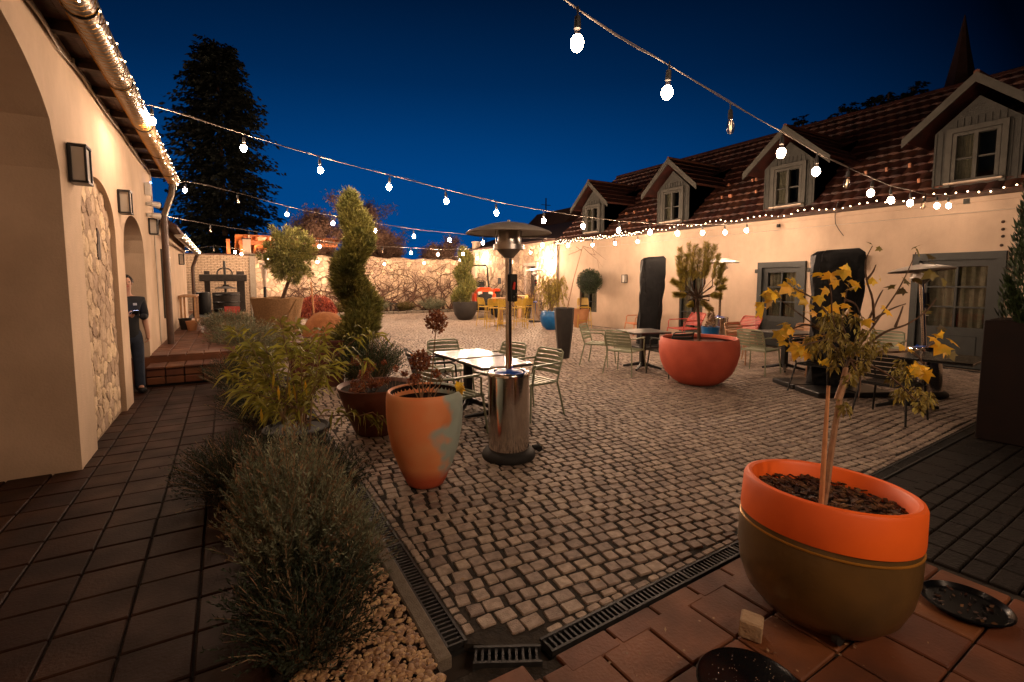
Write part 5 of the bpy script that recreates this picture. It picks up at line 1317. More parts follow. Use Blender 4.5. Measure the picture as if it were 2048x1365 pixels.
mb.build('hanging_clusters', 'hop', SP, world=True)
mb = MB(); mb.tube([AT(1642, 1016, D0, -.03), AT(1650, 880, D0, -.03), AT(1657, 772, D0, -.03)], [.0125, .011, .008], 8)
tag(mb.build('cane', 'stake'), 'pale brown support cane stuck beside the sapling in the orange rimmed pot', 'cane')
g_ = G(1502, 1270); mb = MB(); mb.box((0, 0, .045), (.10, .10, .09), rz=.5, rx=.06, bev=.008); o = mb.build('stone_block', 'cube_stone'); o.location = g_; tag(o, 'pale rough stone cube on the tiles beside the olive pot', 'stone')
g_ = G(1478, 1350, .10)
t_ = T('black_bowl', 'wet black round bowl at the bottom edge left of the olive pot', 'bowl', (g_[0]-.01, g_[1]-.06, 0))
mb = MB(); mb.lathe([(.13, 0), (.19, .05), (.205, .10), (.20, .106), (.185, .10), (.001, .085)], n=48); mb.build('bowl', 'black_gloss', t_, smooth=True)
mb = MB()
for k in range(130):
    a = U(0, 6.28); r_ = .18*math.sqrt(rnd()); mb.ball((r_*cos(a), r_*sin(a), .088+.012*r_/.18), U(.0012, .0035), 6, 4, .6)
o = mb.build('water_drops', 'steel', t_, smooth=True); o['kind'] = 'stuff'
g_ = G(1930, 1215, .0)
t_ = T('black_saucer', 'flat black saucer with wet leaves on the dark pavers right of the olive pot', 'saucer', g_)
mb = MB(); mb.lathe([(.15, 0), (.19, .03), (.18, .035), (.16, .015), (.001, .012)], n=40); mb.build('dish', 'black_gloss', t_, smooth=True)
mb = MB()
for k in range(40): mb.leaf((U(-.12, .12), U(-.12, .12), .018), V((U(-1, 1), U(-1, 1), U(0, .3)))*.03, .008)
mb.build('fallen_leaves', 'bark_chip', t_)

# --- painted egg shaped pot
PP = V((1.385, 3.80, 0))
t_ = T('planter', 'tall egg shaped pot painted orange with a grey blue patch, left of the near heater', 'planter', PP)
mb = MB(); mb.lathe([(.125, 0), (.150, .012), (.175, .06), (.225, .18), (.275, .33), (.305, .48), (.316, .62), (.314, .75), (.306, .795), (.296, .805), (.283, .80), (.272, .78), (.262, .72)], n=72); mb.build('body', 'pot_painted', t_, smooth=True)
mb = MB(); mb.lathe([(.29, .802), (.272, .785), (.264, .72), (.001, .70)], n=40); mb.build('soil', 'soil', t_, smooth=True)
HY = T('hydrangea', 'dried hydrangea with three brown flower heads growing in the painted orange pot', 'plant', (PP.x, PP.y, .70))
def flowerhead(par, c, r_, n_=520):
    mb = MB()
    for k in range(n_):
        d = rdir(); p = V(c)+d*r_*U(.55, 1.0); mb.leaf(p, (d*.4+rdir()*.9)*U(.016, .028), U(.008, .014), nrm=d)
    mb.build('flower_head', 'hydrangea', par, world=True)
Dp = PP.dot(FW)
st = MB(); fl = MB()
for (x, y, r_, bx) in ((873, 642, .092, 862), (841, 722, .085, 850)):
    c_ = AT(x, y, Dp, .0); b_ = V((PP.x+(bx-855)*.004, PP.y, .71)); st.tube([b_, (b_+c_)/2+V((.01, 0, 0)), c_], [.006, .005, .003], 5); flowerhead(HY, c_, r_)
for k in range(9):
    b_ = V((PP.x+U(-.08, .08), PP.y+U(-.08, .08), .71)); e_ = b_+V((U(-.22, .22), U(-.15, .15), U(.08, .3))); st.tube([b_, (b_+e_)/2+V((0, 0, .04)), e_], [.005, .004, .002], 4)
    if k < 4: flowerhead(HY, e_, .03, 50)
st.build('stems', 'dry_stem', HY, world=True)
mb = MB(); c_ = AT(918, 772, Dp, -.1)
for k in range(3): maple(mb, c_+V((U(-.02, .02), 0, U(-.03, .03))), .07, -FW+rdir()*.4, V((0, 0, -1))+rdir()*.3)
tag(mb.build('fallen_leaf', 'leaf_yellow'), 'yellow leaf caught on the rim of the painted orange pot', 'leaf')
# --- brown bowl planter
g_ = V((1.42, 5.45, 0)); t_ = T('planter', 'wide rust brown planter between the oleander and the painted orange pot', 'planter', g_)
mb = MB(); mb.lathe([(.23, 0), (.25, .02), (.33, .22), (.42, .50), (.435, .53), (.425, .54), (.40, .52), (.38, .47)], n=56); mb.build('body', 'pot_brown', t_, smooth=True)
mb = MB(); mb.lathe([(.40, .50), (.2, .49), (.001, .50)], n=36); mb.build('soil', 'soil', t_, smooth=True)
HY = T('hydrangea', 'low dried hydrangea with reddish brown heads in the rust brown planter', 'plant', (1.42, 5.45, .5)); st = MB(); fl = MB()
Db = g_.dot(FW)
for x, y, r_ in ((738, 732, .075), (712, 722, .05), (728, 752, .06), (722, 775, .06), (745, 768, .05), (708, 785, .05), (735, 795, .05)):
    c_ = AT(x, y, Db, U(-.2, 0)); b_ = V((1.42+U(-.15, .1), 5.45+U(-.1, .1), .5)); st.tube([b_, (b_+c_)/2+V((0, 0, .04)), c_], [.005, .004, .003], 4); flowerhead(HY, c_, r_, 150)
for k in range(26):
    b_ = V((1.42+U(-.25, .25), 5.45+U(-.25, .25), .5)); e_ = b_+V((U(-.15, .15), U(-.15, .15), U(.05, .25))); st.tube([b_, e_], [.004, .002], 3); (flowerhead(HY, e_, .03, 60) if k % 3 == 0 else None)
st.build('stems', 'dry_stem', HY, world=True)

# --- oleander in its black pot
OP = V((.52, 4.95, 0)); t_ = T('planter', 'low black plastic pot in the planting bed under the oleander', 'planter', OP)
mb = MB(); mb.lathe([(.22, 0), (.28, .28), (.30, .29), (.30, .32), (.28, .325), (.26, .30), (.001, .27)], n=36); mb.build('body', 'black_rubber', t_, smooth=True)
OL = T('oleander', 'sprawling oleander with long drooping yellow green leaves beside the brick steps', 'plant', (OP.x, OP.y, .28)); st = MB(); lf = MB(); yl = MB()
Do = OP.dot(FW)
def whorl(p, d, n_, L, lf_=None):
    for k in range(n_):
        a = rdir(-.7, .7); dd = (d*.55+a).normalized()*L*U(.65, 1.15); (lf_ or lf).blade(p-d*U(0, .16), dd, U(.010, .016), U(.25, .75))
tips = [(470, 660), (490, 720), (500, 690), (455, 745), (530, 690), (560, 640), (572, 675), (600, 700), (590, 650), (625, 675), (650, 655), (640, 700), (615, 740), (520, 745), (545, 725), (480, 780), (660, 730), (510, 800), (590, 770), (640, 770), (560, 780), (540, 820), (500, 765), (620, 800), (465, 700)]
for i, (x, y) in enumerate(tips):
    e_ = AT(x, y, Do, U(-.45, .45)); b_ = V((OP.x+U(-.12, .12), OP.y+U(-.12, .12), .30)); mid = (b_+e_)/2+V((0, 0, U(.02, .12)))
    pts = [b_, b_*.45+mid*.55+V((0, 0, .05)), mid, e_]; st.tube(pts, [.009, .007, .006, .003], 5)
    d = (e_-mid).normalized(); whorl(e_, d, 24, .19); whorl(mid*.4+e_*.6, d, 11, .17)
    for k in range(5): whorl(b_.lerp(e_, U(.4, .9)), d, 1, .15)
for pix in ([(610, 790), (650, 730), (690, 695), (725, 670), (752, 668)], [(620, 780), (660, 745), (700, 728), (735, 722)], [(600, 850), (640, 832), (690, 831), (720, 832), (745, 845)], [(720, 832), (745, 825), (770, 845)]):
    pts = [AT(x, y, Do, .1+.002*(x-600)) for x, y in pix]; st.tube(pts, [.008, .0065, .005, .004, .003][:len(pts)], 5)
    for i in range(2, len(pts)): d = (pts[i]-pts[i-1]).normalized(); whorl(pts[i], (d+V((0, 0, -.5))).normalized(), 11, .17)
for x, y in ((548, 745), (587, 770), (578, 765), (610, 760), (556, 770), (522, 815)):
    yl.blade(AT(x, y, Do, -.2), V((U(-.02, .02), U(-.02, .02), -.14)), .014, .1, nrm=FW+RT*U(-.4, .4))
st.build('stems', 'dry_stem', OL, world=True); lf.build('leaves', 'leaf_oleander', OL, world=True); yl.build('yellow_leaves', 'leaf_yellow', OL, world=True)

# --- shrubs of the bed
def bush(loc, rx, ry, h, n_, label, mat, nm='lavender', leaf=.022, lw=.0028, tip=None, seed=1, per=26, group=None, spread=1.0):
    rg = random.Random(seed); t_ = T(nm, label, 'shrub', loc, 0, group); lf = MB(); st = MB(); tp = MB()
    for k in range(n_):
        a = rg.uniform(0, 2*pi); q = math.sqrt(rg.random()); bx, by = rx*.45*q*cos(a), ry*.45*q*sin(a)
        out = V((cos(a)*rx, sin(a)*ry, 0))*(q*.62+rg.uniform(-.05, .12))*spread; hh = h*(1-.42*q*q)*rg.uniform(.6, 1.08)
        p0 = V((bx, by, 0)); p3 = p0+out+V((rg.uniform(-.05, .05), rg.uniform(-.05, .05), hh)); p1 = p0+out*.25+V((0, 0, hh*.4)); p2 = p0+out*.62+V((0, 0, hh*.75))
        P_ = [p0, p1, p2, p3]; 
        if k % 3 == 0: st.tube(P_, [.004, .003, .0025, .0015], 3, cap=False)
        for j in range(per):
            f = .15+.85*(j/per)**.8; g = f*3; i = min(2, int(g)); p = P_[i].lerp(P_[i+1], g-i); d = (P_[i+1]-P_[i]).normalized()
            b_ = lf if (f < .86 or tip is None or k % 4) else tp
            dd = (d*.9+V((rg.uniform(-1, 1), rg.uniform(-1, 1), rg.uniform(-.5, .6)))*.8).normalized()*leaf*rg.uniform(.6, 1.25)
            b_.leaf(p+V((rg.uniform(-1, 1), rg.uniform(-1, 1), 0))*.006, dd, lw*rg.uniform(.7, 1.3))
    st.build('stems', 'dry_stem', t_); lf.build('foliage', mat, t_)
    if tip: tp.build('dry_tips', tip, t_)['kind'] = 'stuff'
    return t_
bush((.50, 2.75, 0), .24, .42, .52, 330, 'grey green bush leaning over the drain right of the big foreground shrub', 'leaf_sage', 'sage_bush', .03, .0034, 'dry_stem', 22, 32)
bush((.26, 2.92, 0), .33, .58, .88, 850, 'big grey green shrub with straw coloured tips filling the left foreground', 'leaf_sage', 'sage_bush', .032, .0038, 'dry_stem', 2, 34)
bush((.25, 2.35, 0), .34, .48, .46, 420, 'lower dark front part of the shrubs behind the pebbles', 'leaf_lavender', 'sage_bush', .03, .0035, None, 12, 30)
bush((.03, 4.35, 0), .46, .66, .48, 800, 'low dark rosemary bush spreading over the left path', 'leaf_lavender', 'rosemary', .026, .003, None, 3, 28)
bush((.55, 3.85, 0), .36, .5, .50, 450, 'dark rosemary bush beside the drain behind the big grey green shrub', 'leaf_lavender', 'rosemary', .026, .003, None, 5, 28)
bush((.30, 6.6, 0), .5, .9, .55, 560, 'dark low shrub behind the oleander next to the brick steps', 'leaf_lavender', 'rosemary', .03, .0035, None, 6, 26)
bush((.15, 8.6, 0), .55, .9, .62, 520, 'dark shrub at the foot of the terrace steps', 'leaf_lavender', 'rosemary', .032, .004, None, 7, 24)
bush((.32, 12.2, .1), .75, 1.3, .80, 850, 'grey green shrub hanging over the terrace edge beyond the steps', 'leaf_sage', 'sage_bush', .045, .006, 'dry_stem', 8, 24)
bush((.05, 15.0, .3), .7, 1.4, .65, 620, 'grey shrub on the terrace edge in front of the wooden press', 'leaf_sage', 'sage_bush', .05, .007, 'dry_stem', 9, 22)
bush((.75, 11.5, .0), .5, .6, .70, 420, 'grey leaved shrub left of the jute wrapped planter', 'leaf_sage', 'sage_bush', .045, .006, 'dry_stem', 10, 22)
# red crate behind
t_ = T('crate', 'red plastic crate behind the grey shrubs on the terrace', 'crate', (.12, 17.4, TZ)); mb = MB()
for s_ in (-1, 1): mb.box((0, s_*.2, .35), (.4, .015, .3)); mb.box((s_*.2, 0, .35), (.015, .4, .3))
mb.box((0, 0, .2), (.4, .4, .015)); mb.build('body', 'red_paint', t_)
mb = MB(); 
for s_ in (-1, 1):
    for q in (-1, 1): mb.box((s_*.16, q*.16, .1), (.04, .04, .2))
mb.build('feet', 'black_metal', t_)

# --- spiral cypresses
def spiral(loc, h, hr, lr, turns, n_, label, mat='leaf_cypress', z0=.25, seed=1, ph=0, lsz=.07):
    rg = random.Random(seed); t_ = T('spiral_cypress', label, 'tree', loc); lf = MB(); tr = MB()
    tr.tube([(0, 0, 0), (0, 0, h*.9)], [.05, .02], 7); tr.build('trunk', 'bark', t_)
    for k in range(n_):
        f = rg.random(); z = z0+(h-z0)*f; a = ph+turns*2*pi*f; tp = (1-f*.45) if f < .88 else (1-.88*.45)*max(.25, 1-(f-.88)/.16)
        c_ = V((hr*tp*cos(a), hr*tp*sin(a), z)); d = V((rg.gauss(0, 1), rg.gauss(0, 1), rg.gauss(0, 1))).normalized()
        rr = lr*tp*(.55+.45*rg.random()**.4)*(.86+.22*abs(sin(a*.5+1))+.10*sin(f*47)); p = c_+V((d.x*rr, d.y*rr, d.z*rr*.9))
        u_ = (d+V((0, 0, .9))).normalized()
        for q in range(4):
            lf.leaf(p, (u_+V((rg.uniform(-1, 1), rg.uniform(-1, 1), rg.uniform(-1, 1)))*.55)*lsz*rg.uniform(.4, 1.5)*(1.5 if rg.random() < .06 else 1), lsz*.12)
    lf.build('crown', mat, t_); return t_
spiral((1.87, 8.45, 0), 3.12, .17, .30, 2.05, 15000, 'tall spiral clipped golden cypress left of centre', z0=.5, seed=2, ph=2.7, lsz=.075)
spiral((9.11, 19.67, .75), 2.35, .22, .36, 2.2, 2600, 'small spiral cypress in the black bowl in front of the far wall', z0=.05, seed=3, ph=1.5, lsz=.12)
bush((1.95, 8.1, 0), .60, .6, .85, 900, 'dark spreading juniper at the foot of the tall spiral cypress', 'leaf_boxwood', 'juniper_bush', .04, .005, None, 13, 26)
# corten planter with burlap wrapped plant
t_ = T('corten_planter', 'square rust red steel planter left of the tall spiral cypress', 'planter', (1.30, 8.9, 0), R(-8))
mb = MB(); mb.box((0, 0, .36), (.78, 1.5, .72)); mb.build('box', 'corten', t_)
mb = MB()
for s_ in (-1, 1): mb.box((s_*.385, 0, .735), (.05, 1.54, .03)); mb.box((0, s_*.745, .735), (.8, .05, .03))
mb.build('rim', 'corten', t_)
t_ = T('burlap_wrap', 'orange burlap hump wrapped over a plant beside the red leaved dome', 'wrapped plant', (1.52, 9.4, .72)); mb = MB(); prof = [(.38, 0), (.36, .12), (.30, .27), (.20, .38), (.10, .42), (.001, .43)]
mb.lathe(prof, n=26, wob=.10); mb.build('cloth', 'burlap_orange', t_, smooth=True)
t_ = T('sack_cloth', 'small orange terracotta trough between the jute planter and the corten planter', 'trough', (1.35, 11.6, 0)); mb = MB(); mb.box((0, 0, .22), (.5, .35, .44), bev=.02); mb.build('trough', 'pot_terracotta', t_); t_.name = 'trough'
# jute wrapped planter with juniper
JP = V((1.12, 13.9, 0)); t_ = T('jute_planter', 'big tapered planter wrapped in jute cloth behind the oleander', 'planter', JP)
mb = MB(); n_ = 64; prof = [(.36, 0), (.42, .2), (.50, .6), (.57, 1.0), (.62, 1.24), (.63, 1.28), (.60, 1.29), (.56, 1.2)]
vs = []
for i, (r_, z) in enumerate(prof):
    for k in range(n_):
        a = 2*pi*k/n_; rr = r_*(1+.018*sin(9*a)+.012*sin(17*a+z*3)); vs.append((rr*cos(a), rr*sin(a), z+.015*sin(5*a)*(z > 1)))
mb.add(vs, [(i*n_+k, i*n_+(k+1) % n_, (i+1)*n_+(k+1) % n_, (i+1)*n_+k) for i in range(len(prof)-1) for k in range(n_)]); mb.build('cloth', 'jute', t_, smooth=True)
mb = MB(); mb.lathe([(.58, 1.2), (.001, 1.2)], n=24); mb.build('soil', 'soil', t_)
mb = MB(); mb.add([(.38, -.47, 1.27), (.46, -.42, 1.27), (.40, -.36, .1), (.16, -.42, .12)], [(0, 1, 2, 3)]); mb.add([(.10, -.64, .7), (.40, -.50, 1.25), (.36, -.46, 1.25), (.05, -.6, .6)], [(0, 1, 2, 3)]); mb.build('cloth_fold', 'jute', t_)
JN = T('juniper', 'broad topped juniper with ragged pointed sprays above the jute planter', 'tree', (JP.x+.1, JP.y, 1.2)); lf = MB(); tr = MB(); Dj = JP.dot(FW)
top_ = AT(585, 540, Dj); tr.tube([(JP.x+.1, JP.y, 1.2), top_, AT(580, 510, Dj)], [.05, .04, .02], 6)
lobes = [(575, 548, 22), (588, 555, 16), (560, 545, 18), (560, 478, 18), (590, 475, 20), (575, 495, 30), (552, 510, 20), (600, 505, 26), (612, 485, 14), (608, 525, 18), (570, 515, 26), (545, 495, 16), (590, 530, 20), (600, 545, 12), (540, 520, 12)]
for x, y, r_ in lobes:
    c_ = AT(x, y, Dj, U(-.25, .25)); rr = r_*.8*Dj/FPX; tr.tube([top_, c_], [.025, .008], 4)
    for k in range(330):
        d = rdir(); p = c_+V((d.x*rr, d.y*rr, d.z*rr*.8))*U(.4, 1.0); u_ = (d+V((0, 0, .35))+rdir()*.4).normalized()
        lf.leaf(p, u_*U(.05, .13), .010)
for (x, y) in ((546, 458), (560, 468), (592, 464), (607, 472), (618, 482), (626, 502), (622, 520), (616, 545), (592, 560), (560, 556), (536, 530), (526, 512), (532, 492), (575, 460), (603, 535), (548, 540)):
    for w_ in range(3):
        c_ = AT(576+U(-14, 14), 516+U(-14, 14), Dj, U(-.2, .2)); e_ = AT(576+(x-576)*1.14+U(-5, 5), 516+(y-516)*1.12+U(-5, 5), Dj, U(-.35, .35)); ax = (e_-c_).normalized(); L = (e_-c_).length
        for k in range(190):
            f = rnd(); rad = .13*(1-f)**.7+.01; d = rdir(); d = d-ax*d.dot(ax)
            lf.leaf(c_+ax*L*f+d*rad, (ax*.9+d*.7+rdir()*.3)*U(.05, .12), .009)
tr.build('trunk', 'bark', JN, world=True); lf.build('crown', 'leaf_cypress', JN, world=True)
# red leaved dome with its stake
MP = V((2.62, 17.6, 0)); Dm = MP.dot(FW)
plainpot(tuple(MP), .3, .5, 'pot_brown', 'dark pot under the red leaved dome shaped maple', 'planter')
t_ = T('weeping_maple', 'red leaved dome shaped maple between the jute planter and the burlap hump', 'tree', (MP.x, MP.y, .4)); tr = MB(); lf = MB(); tr.tube([(MP.x, MP.y, .4), (MP.x, MP.y, 1.25)], [.04, .03], 6)
c_ = AT(630, 622, Dm)
for k in range(4200):
    d = rdir(-.45, 1); q = U(.72, 1.04); p = V((MP.x, MP.y, c_.z-.05))+V((d.x*.60, d.y*.60, d.z*.60))*q; p.z = max(.55, p.z)
    lf.blade(p, (V((d.x, d.y, -.5))+rdir()*.5)*.06, .018, .5)
for k in range(24): d = rdir(.0, 1); tr.tube([(MP.x, MP.y, 1.2), (MP.x+d.x*.4, MP.y+d.y*.4, c_.z+d.z*.45), (MP.x+d.x*.62, MP.y+d.y*.62, c_.z-.1)], [.015, .01, .004], 4)
tr.build('trunk', 'bark', t_, world=True); lf.build('crown', 'leaf_red', t_, world=True)
mb = MB(); a = AT(631, 660, Dm, -.8); b_ = AT(622, 565, Dm, -.8); a.z = 0; mb.tube([a, b_], .028, 7); tag(mb.build('stake', 'stake'), 'pale wooden stake standing in front of the red leaved maple', 'stake')

# --- salmon bowl with pine
SB = V((6.76, 5.36, 0)); t_ = T('planter', 'big salmon red bowl planter holding the pine at centre right', 'planter', SB)
mb = MB(); mb.lathe([(.26, 0), (.32, .015), (.42, .08), (.53, .20), (.60, .36), (.635, .52), (.632, .66), (.612, .76), (.600, .775), (.585, .77), (.575, .72)], n=72); mb.build('body', 'pot_salmon', t_, smooth=True)
mb = MB(); mb.lathe([(.60, .70), (.001, .70)], n=40); mb.build('soil', 'black_gloss', t_)
Ds = SB.dot(FW)
t_ = T('pine', 'small pine with upright yellow green candles in the salmon bowl planter', 'tree', (SB.x, SB.y, .7)); tr = MB(); nd = MB()
def Q(x, y, dd=0): return AT(x, y, Ds, dd)
tr.tube([Q(1398, 682), Q(1397, 640), Q(1394, 600), Q(1393, 578)], [.030, .026, .022, .02], 7)
def brush(a, b_, rad, n_, L=.095):
    ax = (b_-a); 
    for k in range(n_):
        f = rnd(); d = rdir(); d = (d-ax.normalized()*d.dot(ax.normalized())).normalized()
        dd = (d*.75+ax.normalized()*.75).normalized()*L*U(.7, 1.2)*(1 if f < .9 else .8); nd.leaf(a.lerp(b_, f), dd, .0026)
can = [((1372, 575), (1360, 497)), ((1372, 560), (1373, 510)), ((1385, 565), (1378, 488)), ((1392, 560), (1400, 500)), ((1402, 560), (1412, 486)), ((1410, 555), (1418, 490)), ((1382, 555), (1392, 492)), ((1408, 560), (1430, 492)), ((1425, 560), (1438, 510)), ((1432, 575), (1445, 530)), ((1362, 560), (1356, 515)), ((1366, 575), (1345, 562)), ((1430, 580), (1448, 575)), ((1375, 590), (1350, 590)), ((1418, 590), (1440, 592)), ((1400, 600), (1420, 618)), ((1388, 615), (1382, 610)), ]
for (a, b_) in can:
    dd = U(-.28, .28); A_, B_ = Q(*a, dd), Q(*b_, dd*1.2); tr.tube([Q(1394, 596), Q(a[0], a[1]+12, dd*.7), A_, B_], [.014, .010, .007, .004], 5); brush(A_, B_, .03, 620)
for k in range(6):
    x = U(1352, 1444); y = U(545, 600); dd = U(-.4, .4); A_ = Q(x, y, dd); tr.tube([Q(1394, 594), A_], [.006, .003], 3); brush(A_, A_+(A_-Q(1394, 600)).normalized()*.10, .03, 150)
tr.build('trunk', 'bark', t_, world=True); nd.build('needles', 'leaf_droop', t_, world=True)
MATS['leaf_droop'].name = 'leaf_droop'
# blue pots, tank behind
g_ = G(1399, 668, .0); plainpot((8.35, 6.35, 0), .17, .80, 'pot_blue', 'dark blue pot peeping over the back rim of the salmon planter', 'planter')
t_ = T('dry_topiary', 'small brown dried cone plant in the dark blue pot behind the pine trunk', 'plant', (8.35, 6.35, .66)); lf = MB()
for k in range(700):
    f = rnd(); d = rdir(); r_ = .10*(1-f*.8); lf.leaf((8.35+d.x*r_, 6.35+d.y*r_, .66+f*.5), (d+V((0, 0, .5)))*.04, .01)
lf.build('foliage', 'dry_stem', t_, world=True)
# --- tall black pot with thin leaning sapling
TB = V((6.42, 8.66, 0)); t_ = T('planter', 'tall narrow black planter tapering to its foot in the middle of the yard', 'planter', TB)
mb = MB(); mb.lathe([(.125, 0), (.15, .2), (.19, .6), (.215, .95), (.225, 1.12), (.205, 1.125), (.19, 1.02), (.001, 1.0)], n=10); mb.build('body', 'pot_black', t_)
Dt = TB.dot(FW); t_ = T('bare_sapling', 'thin leafless sapling leaning right out of the tall black planter', 'tree', (TB.x, TB.y, 1.0)); mb = MB()
mb.tube([AT(1133, 625, Dt), AT(1147, 560, Dt), AT(1158, 520, Dt), AT(1166, 492, Dt)], [.012, .010, .008, .006], 6); mb.build('trunk', 'bark_pale', t_, world=True); mb = MB()
for pix in ([(1166, 495), (1180, 508), (1195, 520), (1205, 535)], [(1165, 498), (1150, 505), (1137, 510)], [(1166, 493), (1185, 498), (1205, 515), (1212, 520)], [(1180, 508), (1192, 510)], [(1195, 520), (1198, 538)], [(1163, 502), (1152, 494)], [(1185, 498), (1190, 512)]):
    pts = [AT(x, y, Dt, U(-.1, .1)) for x, y in pix]; mb.tube(pts, [.005, .004, .003, .002][:len(pts)], 4)
mb.build('twigs', 'twig', t_, world=True)
# --- blue pot with weeping plant
BL = V((9.95, 14.15, 0)); t_ = T('planter', 'round blue pot half hidden behind the tall black planter', 'planter', BL)
mb = MB(); mb.lathe([(.22, 0), (.34, .12), (.42, .32), (.42, .5), (.38, .64), (.36, .66), (.33, .64), (.001, .58)], n=36); mb.build('body', 'pot_blue', t_, smooth=True)
t_ = T('weeping_shrub', 'yellow green weeping conifer in the round blue pot', 'plant', (BL.x, BL.y, .6)); lf = MB(); tr = MB()
for k in range(85):
    a = U(0, 6.28); r_ = U(.1, .62); zt = U(1.2, 1.95); P_ = [V((BL.x, BL.y, .6)), V((BL.x+r_*.35*cos(a), BL.y+r_*.35*sin(a), zt*.75)), V((BL.x+r_*.8*cos(a), BL.y+r_*.8*sin(a), zt)), V((BL.x+r_*1.05*cos(a), BL.y+r_*1.05*sin(a), zt-U(.35, .8)))]
    tr.tube(P_, [.01, .007, .005, .002], 3)
    for j in range(80): f = U(.35, 1)*3; i = min(2, int(f)); p = P_[i].lerp(P_[i+1], f-i); lf.leaf(p, V((U(-.4, .4), U(-.4, .4), -1))*U(.05, .1), .008)
tr.build('stems', 'dry_stem', t_, world=True); lf.build('foliage', 'leaf_droop', t_, world=True)
# --- terracotta pot with ball tree
TP = V((11.35, 14.3, 0)); plainpot(tuple(TP), .33, .68, 'pot_terracotta', 'large terracotta pot under the window beside the lone yellow bar stool', 'planter')
t_ = T('ball_tree', 'dark green ball shaped standard tree in front of the low dark window', 'tree', (TP.x, TP.y, .55)); tr = MB(); lf = MB(); tr.tube([(TP.x, TP.y, .5), (TP.x+.02, TP.y, 1.3)], .025, 6)
c_ = AT(1179, 563, TP.dot(FW))
for k in range(4200): d = rdir(); lf.leaf(c_+d*.46*U(.8, 1.02), (d*.5+rdir())*U(.03, .05), .012)
tr.build('trunk', 'bark', t_, world=True); lf.build('crown', 'leaf_boxwood', t_, world=True)
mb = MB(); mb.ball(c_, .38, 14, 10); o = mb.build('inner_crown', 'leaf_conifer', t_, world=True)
# --- black bowl far
t_ = T('planter', 'big black bowl planter under the small spiral cypress near the far wall', 'planter', (9.11, 19.67, 0))
mb = MB(); mb.lathe([(.2, 0), (.32, .04), (.46, .25), (.54, .55), (.55, .8), (.52, .81), (.50, .74), (.001, .72)], n=40); mb.build('body', 'pot_black', t_, smooth=True)
# --- far bed
mb = MB(); mb.poly([(2.5, 25.2), (11.6, 25.2), (12.2, 26.2), (2.5, 26.2)], -.02, .12); S('far_bed', mb, 'soil')
mb = MB(); x = 2.6
while x < 11.6: w_ = U(.2, .5); mb.box((x+w_/2, 25.15+U(-.03, .03), .06), (w_-.03, .2, U(.12, .2)), rz=U(-.1, .1), bev=.02); x += w_
S('far_bed_edging', mb, 'kerb')
for i, (x, s_, lb) in enumerate(((5.0, .5, 'dry shrub at the foot of the creeper wall, leftmost right of the tall spiral cypress'), (6.9, .55, 'pale dry shrub at the foot of the creeper wall below the thick creeper stem'), (8.3, .45, 'dark low shrub at the foot of the creeper wall beside a small lantern'), (9.9, .65, 'pale dry lavender at the foot of the creeper wall left of the black bowl'), (3.4, .6, 'dark shrub at the foot of the creeper wall behind the burlap hump'))):
    bush((x, 25.65, .1), s_*1.2, s_*.8, s_*1.25, 260, lb, 'leaf_sage' if i % 2 else 'leaf_olive', 'dry_shrub', .07, .009, 'dry_stem', 40+i, 18)
t_ = T('garden_lantern', 'small dark lantern standing in the bed before the creeper wall', 'lantern', (7.6, 25.4, .12)); mb = MB()
for a in (-1, 1):
    for b_ in (-1, 1): mb.box((a*.13, b_*.13, .2), (.03, .03, .4))
mb.box((0, 0, .41), (.34, .34, .04)); mb.build('frame', 'black_metal', t_)
# iron bench
t_ = T('iron_bench', 'ornate wrought iron bench against the creeper wing left of the weeping plant', 'bench', (11.95, 18.0, 0), R(90)); mb = MB()
for x in (-.6, .6): mb.tube([(x, -.25, 0), (x, -.22, .42), (x, .2, .42), (x, .28, .85)], .018, 5); mb.tube([(x, .2, .42), (x, .24, 0)], .018, 5)
mb.build('frame', 'lantern_black', t_); mb = MB()
for k in range(6): mb.box((0, -.2+k*.08, .43), (1.25, .05, .02))
mb.build('seat', 'lantern_black', t_); mb = MB(); mb.tube([(-.6, .28, .85), (0, .28, .92), (.6, .28, .85)], .016, 5)
for k in range(9): x = -.5+k*.125; mb.tube([(x, .25, .5), (x+.05, .26, .6), (x-.05, .27, .72), (x, .28, .86)], .008, 4)
mb.build('backrest', 'lantern_black', t_)
# --- wine red tall planter right edge with dark cypress
DP = V((7.30, 1.62, 0)); t_ = T('planter', 'tall square dark wine red planter cut off by the right edge', 'planter', DP, R(5)); mb = MB(); mb.box((0, 0, .645), (.62, .62, 1.29), bev=.01); mb.build('body', 'planter_dark', t_)
mb = MB(); mb.box((0, 0, 1.293), (.54, .54, .01)); mb.build('soil', 'soil', t_)
t_ = T('column_cypress', 'black green cypress with a loose side branch at the right edge', 'tree', (DP.x, DP.y, 1.25)); lf = MB(); tr = MB(); tr.tube([(DP.x, DP.y, 1.25), (DP.x, DP.y, 3.3)], [.04, .01], 5)
for k in range(5200):
    f = rnd(); r_ = .26*(1-f)**.6*U(.5, 1.05); a = U(0, 6.28); lf.leaf((DP.x+r_*cos(a), DP.y+r_*sin(a), 1.3+f*1.9), V((cos(a)*.4, sin(a)*.4, 1))*U(.04, .09)+rdir()*.02, .01)
Dd = DP.dot(FW); A_, B_ = AT(2045, 650, Dd, -.1), AT(2018, 560, Dd, -.2)
for k in range(1400): f = rnd(); p = A_.lerp(B_, f)+rdir()*.035*(1.3-f); lf.leaf(p, ((B_-A_).normalized()+rdir()*.5)*.05, .009)
tr.tube([A_, B_], .008, 4); tr.build('trunk', 'bark', t_, world=True); lf.build('crown', 'leaf_boxwood', t_, world=True)

